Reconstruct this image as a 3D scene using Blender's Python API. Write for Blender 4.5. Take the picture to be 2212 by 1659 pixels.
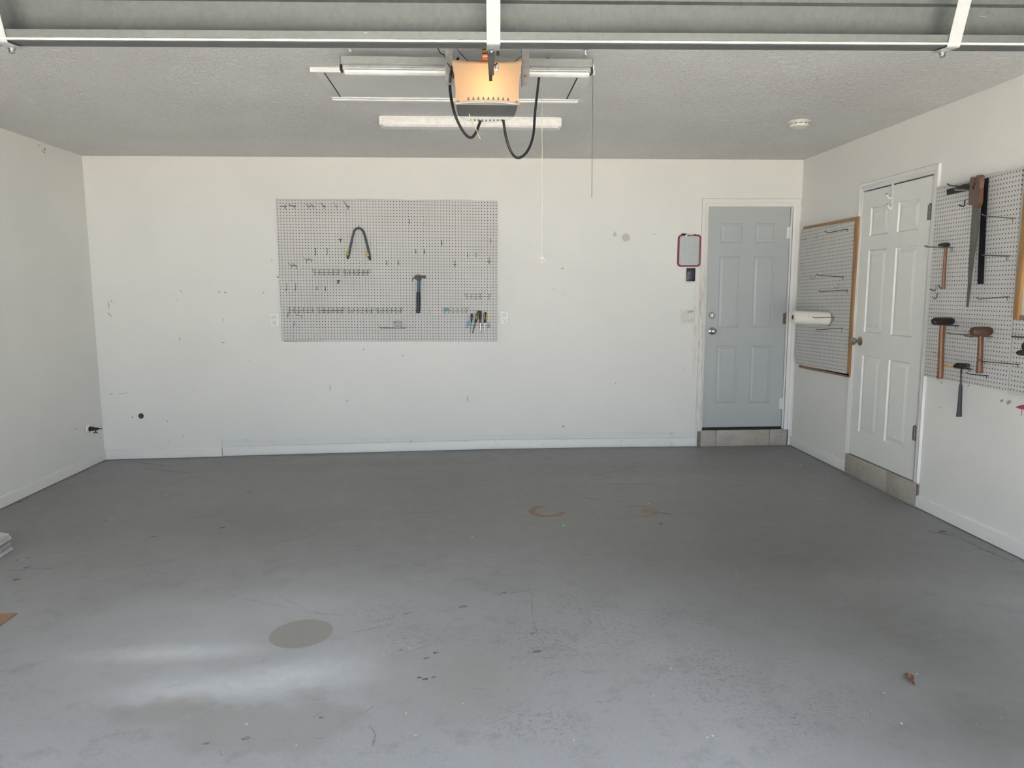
import bpy, bmesh, math, random
from mathutils import Vector, Matrix
random.seed(7)
C = bpy.context.scene.collection
for o in list(bpy.data.objects): bpy.data.objects.remove(o)
R = math.radians

# ------------------------------------------------------------------ camera
W_, H_ = 2212, 1659
FPX, YAW, PIT, ROL = 1580.42, 0.0544, 0.1296, -0.0038
CAM = Vector((0, 0, 1.477))
D, A, B_, HC = 6.551, 3.266, 2.960, 2.601          # back wall, left wall, right wall, ceiling (metres)
cy, sy = math.cos(YAW), math.sin(YAW)
F0, R0, U0 = Vector((sy, cy, 0)), Vector((cy, -sy, 0)), Vector((0, 0, 1))
FW = F0*math.cos(PIT) - U0*math.sin(PIT)
U1 = U0*math.cos(PIT) + F0*math.sin(PIT)
RT = R0*math.cos(ROL) + U1*math.sin(ROL)
UP = U1*math.cos(ROL) - R0*math.sin(ROL)
cd = bpy.data.cameras.new('camera'); cam = bpy.data.objects.new('camera', cd); C.objects.link(cam)
M = Matrix((RT, UP, -FW)).transposed().to_4x4(); M.translation = CAM
cam.matrix_world = M
cd.sensor_width = 36; cd.sensor_fit = 'HORIZONTAL'; cd.lens = FPX/W_*36; cd.clip_start = .05
bpy.context.scene.camera = cam

# ------------------------------------------------------------------ daylight
sc = bpy.context.scene
sc.view_settings.view_transform = 'Standard'; sc.view_settings.look = 'None'
sc.view_settings.gamma = 1; sc.view_settings.use_curve_mapping = False
sc.view_settings.exposure = 0.98
w = bpy.data.worlds.new('sky'); sc.world = w; w.use_nodes = True
bgn = w.node_tree.nodes['Background']; bgn.inputs[0].default_value = (.72, .84, 1, 1); bgn.inputs[1].default_value = 2.6
sun = bpy.data.lights.new('sun', 'SUN'); so = bpy.data.objects.new('sun', sun); C.objects.link(so)
sun.energy = 24; sun.color = (1, .95, .86); sun.angle = R(.6)
so.rotation_euler = (R(22), 0, R(-25))             # comes over the house front from behind the camera
pl = bpy.data.lights.new('daylight_portal', 'AREA'); po = bpy.data.objects.new('daylight_portal', pl); C.objects.link(po)
pl.shape = 'RECTANGLE'; pl.size = 4.9; pl.size_y = 2.1; po.location = (.06, -.28, 1.08); po.rotation_euler = (R(90), 0, 0)
pl.cycles.is_portal = True

# ------------------------------------------------------------------ picking points of the room
def ray(x, y): return FW + RT*((x-W_/2)/FPX) + UP*((H_/2-y)/FPX)
def hit(x, y, P, n):
    d = ray(x, y); n = Vector(n); return CAM + d*((Vector(P)-CAM).dot(n)/d.dot(n))
def onY(x, y, Y): return hit(x, y, (0, Y, 0), (0, 1, 0))
def onX(x, y, X): return hit(x, y, (X, 0, 0), (1, 0, 0))
def onZ(x, y, Z=HC): return hit(x, y, (0, 0, Z), (0, 0, 1))
ROT = {'B': 0, 'R': -90, 'L': 90}
def wp(wall, x, y, w=0):                            # world point on a wall, w metres out from it
    return onY(x, y, D-w) if wall == 'B' else onX(x, y, B_-w) if wall == 'R' else onX(x, y, -A+w)
def uz(wall, x, y, w=0):                            # (along the wall, height)
    p = wp(wall, x, y, w)
    return (p.x if wall == 'B' else -p.y if wall == 'R' else p.y, p.z)
PROF = [(-3.9, -.02), (-3.264, -.017), (-2.247, -.005), (-1.592, .004), (.16, .022), (1.183, .023), (2.083, .018), (2.953, .018), (3.6, .018)]
def zf(X):                                          # height of the uneven slab
    for (x0, z0), (x1, z1) in zip(PROF, PROF[1:]):
        if X <= x1: return z0 + (z1-z0)*max(0, (X-x0))/(x1-x0)
    return PROF[-1][1]
def onF(x, y):
    z = 0
    for _ in range(4): p = onZ(x, y, z); z = zf(p.x)
    return Vector((p.x, p.y, z))

# ------------------------------------------------------------------ materials
class NT:
    def __init__(s, name):
        s.m = bpy.data.materials.new(name); s.m.use_nodes = True; s.t = s.m.node_tree; s.n = s.t.nodes; s.l = s.t.links
        s.b = s.n['Principled BSDF']; s._o = None
    def node(s, t, **k):
        n = s.n.new(t)
        for a, v in k.items(): setattr(n, a, v)
        return n
    def put(s, sock, v):
        if hasattr(v, 'is_output') or isinstance(v, bpy.types.NodeSocket): s.l.new(v, sock)
        elif isinstance(v, (tuple, list)) and len(v) == 3 and sock.type == 'RGBA': sock.default_value = (*v, 1)
        else: sock.default_value = v
    def obj(s):
        if not s._o: s._o = s.node('ShaderNodeTexCoord').outputs['Object']
        return s._o
    def math(s, op, a, b=0, c=0):
        n = s.node('ShaderNodeMath', operation=op); s.put(n.inputs[0], a); s.put(n.inputs[1], b); s.put(n.inputs[2], c); return n.outputs[0]
    def vmath(s, op, a, b=(0, 0, 0)):
        n = s.node('ShaderNodeVectorMath', operation=op); s.put(n.inputs[0], a); s.put(n.inputs[1], b)
        return n.outputs['Value'] if op == 'LENGTH' else n.outputs[0]
    def mapr(s, v, a, b, c=0, d=1):
        n = s.node('ShaderNodeMapRange'); s.put(n.inputs[0], v)
        for i, x in enumerate((a, b, c, d)): n.inputs[i+1].default_value = x
        return n.outputs[0]
    def noise(s, scale, detail=4, rough=.5, vec=None, dist=0, color=False):
        n = s.node('ShaderNodeTexNoise'); n.inputs['Scale'].default_value = scale; n.inputs['Detail'].default_value = detail
        n.inputs['Roughness'].default_value = rough; n.inputs['Distortion'].default_value = dist
        s.l.new(vec or s.obj(), n.inputs['Vector']); return n.outputs['Color' if color else 'Fac']
    def xform(s, scale=(1, 1, 1), rot=(0, 0, 0), loc=(0, 0, 0), vec=None, typ='POINT'):
        n = s.node('ShaderNodeMapping', vector_type=typ); s.l.new(vec or s.obj(), n.inputs[0])
        n.inputs['Location'].default_value = loc; n.inputs['Rotation'].default_value = rot; n.inputs['Scale'].default_value = scale
        return n.outputs[0]
    def mix(s, f, a, b, mode='MIX'):
        n = s.node('ShaderNodeMix', data_type='RGBA', blend_type=mode); s.put(n.inputs[0], f)
        s.put(n.inputs[6], a); s.put(n.inputs[7], b); return n.outputs[2]
    def bump(s, h, strength=.3, dist=.01):
        n = s.node('ShaderNodeBump'); n.inputs['Strength'].default_value = strength; n.inputs['Distance'].default_value = dist
        s.l.new(h, n.inputs['Height']); s.l.new(n.outputs[0], s.b.inputs['Normal'])
    def flat(s, axes):                              # keep two axes as x, y; z = 0
        sp = s.node('ShaderNodeSeparateXYZ'); s.l.new(s.obj(), sp.inputs[0])
        cb = s.node('ShaderNodeCombineXYZ'); s.l.new(sp.outputs[axes[0]], cb.inputs[0]); s.l.new(sp.outputs[axes[1]], cb.inputs[1])
        return cb.outputs[0]
    def spot(s, P, c, rx, ry, ang=0, soft=.2):
        v = s.xform(scale=(rx, ry, 1), rot=(0, 0, ang), loc=(c[0], c[1], 0), vec=P, typ='TEXTURE')
        return s.mapr(s.vmath('LENGTH', v), 1+soft, 1-soft)
    def wob(s, P, scale, detail, amp, rough=.6):
        v = s.vmath('SCALE', s.vmath('SUBTRACT', s.noise(scale, detail, rough, vec=P, color=True), (.5, .5, .5)))
        v.node.inputs['Scale'].default_value = amp
        return s.vmath('ADD', P, v)
    def big(s, vals):
        r = vals[0]
        for v in vals[1:]: r = s.math('MAXIMUM', r, v)
        return r

def mat(name, col, rough=.5, metal=0, var=.06, scale=30, bump=0, spec=None, rust=None):
    t = NT(name)
    f = t.noise(scale, 4)
    lo = tuple(c*(1-var) for c in col); hi = tuple(min(1, c*(1+var)) for c in col)
    c = t.mix(t.mapr(f, .35, .65), lo, hi)
    if rust: c = t.mix(t.mapr(t.noise(scale*.7, 5, .7), .5, .68), c, rust)
    t.put(t.b.inputs['Base Color'], c); t.b.inputs['Roughness'].default_value = rough; t.b.inputs['Metallic'].default_value = metal
    if bump: t.bump(t.noise(scale*6, 3), bump, .002)
    return t.m

def wall_paint(name, col, marks=None, axes=None, dirt=None, spackle=None):
    t = NT(name)
    c = t.mix(t.mapr(t.noise(1.3, 3), .35, .65), tuple(x*.965 for x in col), col)
    P = t.flat(axes) if axes else None
    if spackle: 
        c = t.mix(t.math('MULTIPLY', t.big([t.spot(P, q[:2], *q[2:]) for q in spackle]), .8), c, (.47, .47, .45))
    if marks:
        wp_ = t.wob(P, 60, 2, .012)
        c = t.mix(t.math('MULTIPLY', t.big([t.spot(wp_, q[:2], *q[2:]) for q in marks]), .75), c, (.12, .12, .115))
    if dirt:
        n = t.mapr(t.noise(16, 6, .7, vec=t.xform(scale=(1, 1, .25))), .4, .7)
        c = t.mix(t.math('MULTIPLY', t.big([t.spot(P, q[:2], *q[2:], soft=.6) for q in dirt]), t.math('MULTIPLY', n, .7)), c, (.42, .31, .17))
    t.put(t.b.inputs['Base Color'], c); t.b.inputs['Roughness'].default_value = .6
    t.bump(t.noise(170, 3), .12, .002)
    return t.m

WALL = (.80, .79, .75)
def px2(wall, x, y): return uz(wall, x, y)
mk = []
for x, y, r in [(391, 629, .006), (474, 630.5, .007), (486.5, 632, .008), (569.5, 632, .006), (587, 563, .006), (240.5, 650, .005), (247, 653, .004),
                (383.5, 648, .004), (1215, 580, .009), (1196, 625, .005), (1180, 626, .004), (1216, 637, .004), (785.5, 755, .006), (1035, 741.5, .01), (290, 1, .003),
                (286, 901, .008), (362, 910, .005), (395, 943, .005), (365.5, 954, .005), (482, 690, .004), (1413, 506, .006), (1479, 797, .004), (1217, 921, .009),
                (1330, 828, .005), (870, 768, .006), (540, 779, .004), (600, 598, .008), (581, 686, .003)]:
    u, z = px2('B', x, y); mk.append((u, z, r, r*.8, 0, .5))
for x, y, rx, ry, an in [(237, 680, .02, .004, -.9), (235, 660, .003, .03, 0), (482, 692, .002, .015, 0), (388, 733, .005, .010, .3), (482, 740, .010, .003, 0),
                         (265, 850, .04, .0015, .1), (240, 852, .012, .003, .4), (713, 838, .004, .02, 0), (1010, 862, .004, .02, 0), (750, 866, .01, .004, .6)]:
    u, z = px2('B', x, y); mk.append((u, z, rx, ry, an, .8))
sp = []
for x, y, rx, ry in [(1328, 508, .017, .012), (1328, 504, .009, .018), (1352, 513, .036, .036)]:
    u, z = px2('B', x, y); sp.append((u, z, rx, ry, 0, .12))
dt = [(*px2('B', 1502, 690), .02, .4, 0)]
M_wallB = wall_paint('white_wall_paint_back', WALL, mk, ('X', 'Z'), dt, sp)
mkR = []
for x, y, r in [(2164, 865.5, .012), (2179, 869, .018), (2030, 880, .006), (2033, 827, .008), (1808, 980, .006), (2092, 833, .008), (1967, 1113, .003)]:
    p = wp('R', x, y); mkR.append((p.y, p.z, r, r*.5, 2.6, .5))
M_wallR = wall_paint('white_wall_paint_right', WALL, mkR, ('Y', 'Z'))
mkL = []
for x, y, r in [(97, 322, .012), (92, 326, .008), (96, 329, .01), (84, 314, .008), (163, 926, .008), (217, 945, .008)]:
    p = wp('L', x, y); mkL.append((p.y, p.z, r, r*.7, .4, .5))
M_wallL = wall_paint('white_wall_paint_left', WALL, mkL, ('Y', 'Z'))
M_plain = wall_paint('white_wall_paint', WALL)

def ceiling_mat():
    t = NT('knockdown_ceiling_paint')
    c = t.mix(t.mapr(t.noise(1.2, 3), .35, .65), (.70, .69, .67), (.75, .745, .72))
    t.put(t.b.inputs['Base Color'], c); t.b.inputs['Roughness'].default_value = .55
    v = t.xform(scale=(1, 1.6, 1)); h = t.noise(26, 5, .6, vec=v, dist=1.2)
    h2 = t.mapr(h, .44, .6); t.bump(h2, .75, .009); return t.m
M_ceil = ceiling_mat()

def trim_mat(name='white_trim_paint', col=(.80, .79, .76), dirt=(.30, .27, .22), amt=.35):
    t = NT(name)
    n = t.mapr(t.noise(14, 8, .75), .58, .72)
    c = t.mix(t.math('MULTIPLY', n, amt), t.mix(t.noise(3, 2), tuple(x*.97 for x in col), col), dirt)
    t.put(t.b.inputs['Base Color'], c); t.b.inputs['Roughness'].default_value = .42; t.bump(t.noise(60, 3), .05, .002); return t.m
M_trim = trim_mat()
def case_mat():
    t = NT('stained_door_casing'); P = t.flat(('X', 'Z')); q = px2('B', 1511, 690)
    n = t.mapr(t.noise(1, 7, .75, vec=t.xform(scale=(70, 70, 7))), .48, .66)
    c = t.mix(t.math('MULTIPLY', t.spot(P, q, .05, .42, 0, .6), t.math('MULTIPLY', n, .85)), (.79, .775, .73), (.36, .25, .13))
    q = px2('B', 1509, 900); c = t.mix(t.math('MULTIPLY', t.spot(P, q, .05, .16, 0, .8), t.math('MULTIPLY', n, .5)), c, (.3, .28, .25))
    t.put(t.b.inputs['Base Color'], c); t.b.inputs['Roughness'].default_value = .42; return t.m
M_case = case_mat(); M_door = trim_mat('blue_grey_door_paint', (.46, .485, .485), (.4, .38, .33), .12); M_door2 = trim_mat('white_door_paint', (.79, .79, .75), (.5, .47, .42), .1)
M_black = mat('black_rubber', (.012, .012, .014), .45)
M_gap = mat('dark_gap', (.03, .03, .03), .9)

def peg_mat(PX=.0254, PZ=.0254):
    t = NT('perforated_hardboard')
    sp_ = t.node('ShaderNodeSeparateXYZ'); t.l.new(t.obj(), sp_.inputs[0])
    fx = t.math('SUBTRACT', t.math('FRACT', t.math('ADD', t.math('DIVIDE', sp_.outputs['X'], PX), 1000.5)), .5)
    fz = t.math('SUBTRACT', t.math('FRACT', t.math('ADD', t.math('DIVIDE', sp_.outputs['Z'], PZ), 1000.5)), .5)
    r = t.math('SQRT', t.math('ADD', t.math('MULTIPLY', fx, fx), t.math('MULTIPLY', fz, fz)))
    hole = t.mapr(r, .165, .135)
    base = t.mix(t.mapr(t.noise(2, 4), .3, .7), (.59, .575, .55), (.64, .63, .605))
    g = t.noise(300, 2); base = t.mix(t.math('MULTIPLY', t.mapr(g, .4, .7), .08), base, (.3, .3, .3))
    t.put(t.b.inputs['Base Color'], t.mix(hole, base, (.02, .02, .018))); t.b.inputs['Roughness'].default_value = .62
    t.bump(t.math('SUBTRACT', 1, hole), .6, .003); return t.m

def wood(name, c1, c2, rough=.45, sc=(40, 40, 3)):
    t = NT(name)
    n = t.noise(1, 6, .6, vec=t.xform(scale=sc), dist=.8)
    t.put(t.b.inputs['Base Color'], t.mix(t.mapr(n, .3, .7), c1, c2)); t.b.inputs['Roughness'].default_value = rough
    t.bump(n, .15, .002); return t.m
M_oak = wood('varnished_oak', (.24, .12, .045), (.46, .26, .10))
M_hick = wood('hickory_handle', (.13, .05, .02), (.27, .115, .045), .38, (60, 60, 5))
M_hick2 = wood('dark_worn_handle', (.08, .03, .015), (.21, .085, .035), .4, (60, 60, 5))
M_sawwood = wood('saw_handle_wood', (.08, .032, .02), (.17, .07, .04), .4, (30, 30, 12))

def galv_mat(name, dark, light, rough=.38, metal=.75):
    t = NT(name)
    v = t.node('ShaderNodeTexVoronoi'); v.inputs['Scale'].default_value = 90; t.l.new(t.xform(scale=(1, 1, .7)), v.inputs['Vector'])
    sp_ = t.mapr(v.outputs['Color'], 0, 1) if False else None
    bw = t.node('ShaderNodeRGBToBW'); t.l.new(v.outputs['Color'], bw.inputs[0])
    n = t.noise(5, 5, .6, vec=t.xform(scale=(1, 1, 3)))
    f = t.math('ADD', t.math('MULTIPLY', bw.outputs[0], .35), t.math('MULTIPLY', t.mapr(n, .3, .7), .65))
    scr = t.mapr(t.noise(2.5, 2, .5, vec=t.xform(scale=(6, 30, 30)), dist=2), .76, .80)
    c = t.mix(t.math('MULTIPLY', scr, .35), t.mix(f, dark, light), (.45, .46, .45))
    t.put(t.b.inputs['Base Color'], c); t.b.inputs['Metallic'].default_value = metal
    t.put(t.b.inputs['Roughness'], t.mapr(n, .3, .7, rough, rough+.2)); return t.m
M_galv = galv_mat('galvanised_sheet', (.052, .059, .057), (.095, .102, .098), .5, .3)
M_galvl = galv_mat('bright_galvanised_strip', (.26, .265, .258), (.33, .33, .322), .5, .1)
M_steel = mat('zinc_plated_wire', (.20, .195, .185), .4, .8, rust=(.12, .095, .075), scale=80)
M_darkwire = mat('blackened_wire', (.05, .045, .045), .4, .6)
M_palewire = mat('painted_pale_wire', (.55, .53, .48), .4, .2)
M_chrome = mat('polished_steel', (.75, .75, .74), .18, 1)
M_nickel = mat('brushed_nickel', (.50, .48, .44), .25, 1)
M_bronze = mat('antique_brass', (.36, .32, .25), .28, .95)
M_hammer = mat('black_forged_steel', (.045, .04, .038), .42, .7, rust=(.09, .05, .035), scale=40, bump=.2)
M_mallet = mat('rusty_steel_head', (.10, .06, .045), .5, .5, rust=(.16, .085, .05), scale=40, bump=.2)
M_blade = mat('dull_saw_steel', (.17, .165, .15), .5, .6, var=.15, scale=12)
M_square = mat('black_enamelled_steel', (.02, .02, .022), .38, .3, rust=(.055, .016, .016), scale=6)
M_blue = mat('blue_fibreglass', (.025, .09, .15), .35)
M_navy = mat('navy_rubber_grip', (.012, .022, .032), .5)
M_grip = mat('worn_black_grip', (.02, .021, .026), .5, rust=(.11, .10, .08), scale=14)
M_yellow = mat('yellow_plastic', (.62, .44, .03), .35)
M_amber = mat('amber_plastic', (.66, .32, .02), .3)
M_redp = mat('dark_red_plastic', (.22, .05, .07), .35)
M_maroon = mat('maroon_plastic', (.22, .02, .05), .35)
M_tag = mat('blue_plastic_tag', (.10, .36, .52), .5, rust=(.03, .09, .13), scale=120)
M_greytube = mat('grey_rubber_tube', (.065, .075, .08), .45)
M_white = mat('white_plastic', (.82, .82, .79), .3)
M_ivory = mat('ivory_plastic', (.72, .70, .63), .35)
M_whited = mat('white_enamel', (.80, .80, .77), .35, var=.03)
M_dry = mat('dry_erase_surface', (.50, .54, .55), .22, var=.03)
M_paper = mat('paper_towel', (.80, .77, .68), .85, scale=90, bump=.4)
M_card = mat('brown_cardboard', (.33, .20, .115), .8, scale=20, rust=(.22, .13, .08))
M_tilebox = mat('white_board', (.66, .65, .62), .5, scale=15, rust=(.45, .43, .40))
M_tileedge = mat('mauve_board_edge', (.28, .22, .24), .7)
M_leaf = mat('dried_leaf', (.20, .055, .03), .35, scale=60, rust=(.33, .24, .14))
M_silv = mat('silver_grey_plastic', (.36, .34, .34), .4)
M_olive = mat('dark_chassis_plastic', (.10, .10, .09), .5)
M_ventgrey = mat('light_grey_plastic', (.45, .46, .44), .4)
M_copper = mat('copper_coated_chain', (.55, .24, .12), .35, .8, scale=60)
M_armsteel = mat('dark_oiled_steel', (.07, .06, .05), .4, .7)
M_yw = mat('yellow_wire_insulation', (.60, .52, .30), .5)
M_cord = mat('braided_cotton_cord', (.62, .60, .53), .8)
M_tube = mat('fluorescent_tube_glass', (.86, .87, .83), .2)
M_hatch = mat('hatch_board_paint', (.62, .615, .585), .5, var=.03, scale=4)
M_glass = mat('grey_panel_face', (.62, .63, .60), .25)
M_grout = mat('grey_grout', (.19, .18, .165), .9)

def tile_mat():
    t = NT('speckled_stone_tile')
    n = t.noise(9, 8, .7); n2 = t.noise(40, 6, .8, dist=.6)
    c = t.mix(t.mapr(n, .3, .7), (.36, .32, .27), (.50, .46, .40)); c = t.mix(t.math('MULTIPLY', t.mapr(n2, .56, .66), .6), c, (.17, .15, .13))
    t.put(t.b.inputs['Base Color'], c); t.b.inputs['Roughness'].default_value = .45; t.bump(n2, .2, .003); return t.m
M_tile = tile_mat()

def drive_mat():
    t = NT('driveway_concrete')
    t.put(t.b.inputs['Base Color'], t.mix(t.noise(2, 6), (.50, .46, .41), (.60, .56, .50))); t.b.inputs['Roughness'].default_value = .9; return t.m
M_drive = drive_mat()

def floor_mat():
    t = NT('grey_painted_slab')
    P = t.flat(('X', 'Y'))
    base = t.mix(t.mapr(t.noise(.8, 6, .6, vec=t.xform(scale=(.7, 1.3, 1), vec=P)), .3, .7), (.235, .235, .228), (.29, .29, .285))
    g = t.noise(14, 8, .72, vec=t.xform(scale=(.6, 1.4, 1), vec=P))
    c = t.mix(t.math('MULTIPLY', t.mapr(g, .3, .75), .6), base, (.33, .33, .33))
    fine = t.noise(160, 4, .7, vec=P); c = t.mix(t.math('MULTIPLY', t.mapr(fine, .35, .7), .30), c, (.19, .19, .19))
    PW = t.wob(P, 2.2, 6, .55); PF = t.wob(P, 25, 5, .05, .7)
    def S(x, y, rx, ry, an=0, soft=.4, pp=None):
        q = onF(x, y); return t.spot(pp or P, (q.x, q.y), rx, ry, an, soft)
    # front of the slab: bluish skylight from the opening, put into the colour
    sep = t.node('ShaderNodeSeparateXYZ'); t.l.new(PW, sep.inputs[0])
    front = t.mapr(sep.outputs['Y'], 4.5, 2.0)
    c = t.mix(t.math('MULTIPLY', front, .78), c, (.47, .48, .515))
    mt = t.noise(7, 9, .75, vec=P); c = t.mix(t.math('MULTIPLY', t.mapr(mt, .52, .68), .42), c, (.20, .20, .195)); c = t.mix(t.math('MULTIPLY', t.mapr(mt, .46, .34), .20), c, (.42, .43, .44))
    gr = t.noise(90, 6, .8, vec=P); c = t.mix(t.math('MULTIPLY', t.mapr(gr, .54, .66), .35), c, (.13, .13, .13))
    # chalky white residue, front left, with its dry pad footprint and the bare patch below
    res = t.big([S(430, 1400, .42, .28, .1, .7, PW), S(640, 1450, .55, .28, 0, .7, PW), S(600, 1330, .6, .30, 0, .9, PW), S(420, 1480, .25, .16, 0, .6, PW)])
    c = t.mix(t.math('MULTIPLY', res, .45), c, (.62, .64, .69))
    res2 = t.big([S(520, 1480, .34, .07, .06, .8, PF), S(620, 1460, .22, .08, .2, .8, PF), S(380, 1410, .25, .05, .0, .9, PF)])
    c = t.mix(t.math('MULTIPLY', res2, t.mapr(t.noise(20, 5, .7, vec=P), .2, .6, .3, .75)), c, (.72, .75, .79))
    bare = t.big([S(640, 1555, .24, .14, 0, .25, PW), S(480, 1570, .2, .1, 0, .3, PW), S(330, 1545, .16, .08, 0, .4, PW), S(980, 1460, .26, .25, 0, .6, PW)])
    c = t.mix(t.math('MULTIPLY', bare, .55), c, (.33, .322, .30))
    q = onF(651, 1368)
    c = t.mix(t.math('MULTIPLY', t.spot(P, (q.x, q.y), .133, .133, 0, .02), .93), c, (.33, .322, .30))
    # dark areas: scuffs, and weaker light painted in on the right
    dk = t.big([S(1180, 1400, .16, .2, .5, .9, PW), S(1260, 1330, .14, .3, .3, .9, PW), S(1540, 1450, .2, .22, .2, .9, PW), S(830, 1320, .14, .1, 0, .8, PF),
                S(1750, 1540, .2, .1, .5, .9, PW), S(1130, 1560, .12, .08, 0, .8, PF), S(1450, 1330, .2, .1, 0, .9, PW), S(900, 1375, .12, .08, 0, .9, PF), S(1200, 1560, .1, .08, 0, .8, PF)])
    dimR = t.big([S(1960, 1380, .55, 1.1, .5, .95, PW), S(1700, 1200, .9, .5, 0, .95, PW), S(2150, 1560, .5, .5, 0, .9, PW)])  # dimmer light on the right side, put into the floor colour
    c = t.mix(t.math('MULTIPLY', dimR, .85), c, (.155, .155, .152))
    sp_ = t.mapr(t.noise(45, 6, .8, vec=P), .5, .64)
    c = t.mix(t.math('MULTIPLY', dk, t.math('MULTIPLY', sp_, .55)), c, (.11, .11, .11))
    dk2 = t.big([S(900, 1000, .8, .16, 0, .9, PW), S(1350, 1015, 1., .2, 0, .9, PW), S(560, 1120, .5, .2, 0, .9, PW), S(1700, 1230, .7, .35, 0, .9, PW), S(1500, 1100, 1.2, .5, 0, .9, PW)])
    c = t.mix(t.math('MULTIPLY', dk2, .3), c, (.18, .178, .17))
    # rust rings left by cans
    def ring(x, y, r, cut, th=.014):
        q = onF(x, y); v = t.xform(loc=(q.x, q.y, 0), scale=(r, r, 1), vec=PF, typ='TEXTURE'); L_ = t.vmath('LENGTH', v)
        rr = t.math('MULTIPLY', t.mapr(L_, 1.05, 1.0), t.mapr(L_, 1-cut[2]*1.6, 1-cut[2])); sx = t.node('ShaderNodeSeparateXYZ'); t.l.new(v, sx.inputs[0])
        k = t.math('ADD', t.math('MULTIPLY', sx.outputs[0], cut[0]), t.math('MULTIPLY', sx.outputs[1], cut[1]))
        return t.math('MULTIPLY', rr, t.mapr(k, .55, .35))
    r1 = ring(1183, 1104, .125, (.75, .65, .26)); r2 = ring(1380, 1104, .125, (-1, 0, .16)); r3 = S(1400, 1104, .045, .055, 0, .5, PF)
    rr = t.math('MAXIMUM', r1, t.math('MAXIMUM', t.math('MULTIPLY', r2, .6), t.math('MULTIPLY', r3, .5)))
    c = t.mix(t.math('MULTIPLY', rr, .85), c, (.26, .13, .05))
    pk = t.mapr(t.noise(55, 2, .5, vec=P), .775, .79)
    c = t.mix(t.math('MULTIPLY', pk, .4), c, (.62, .62, .6))
    t.put(t.b.inputs['Base Color'], c)
    t.put(t.b.inputs['Roughness'], t.mapr(g, .3, .7, .42, .62)); t.bump(t.noise(60, 6, .7, vec=P), .12, .003)
    return t.m
M_floor = floor_mat()

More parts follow.
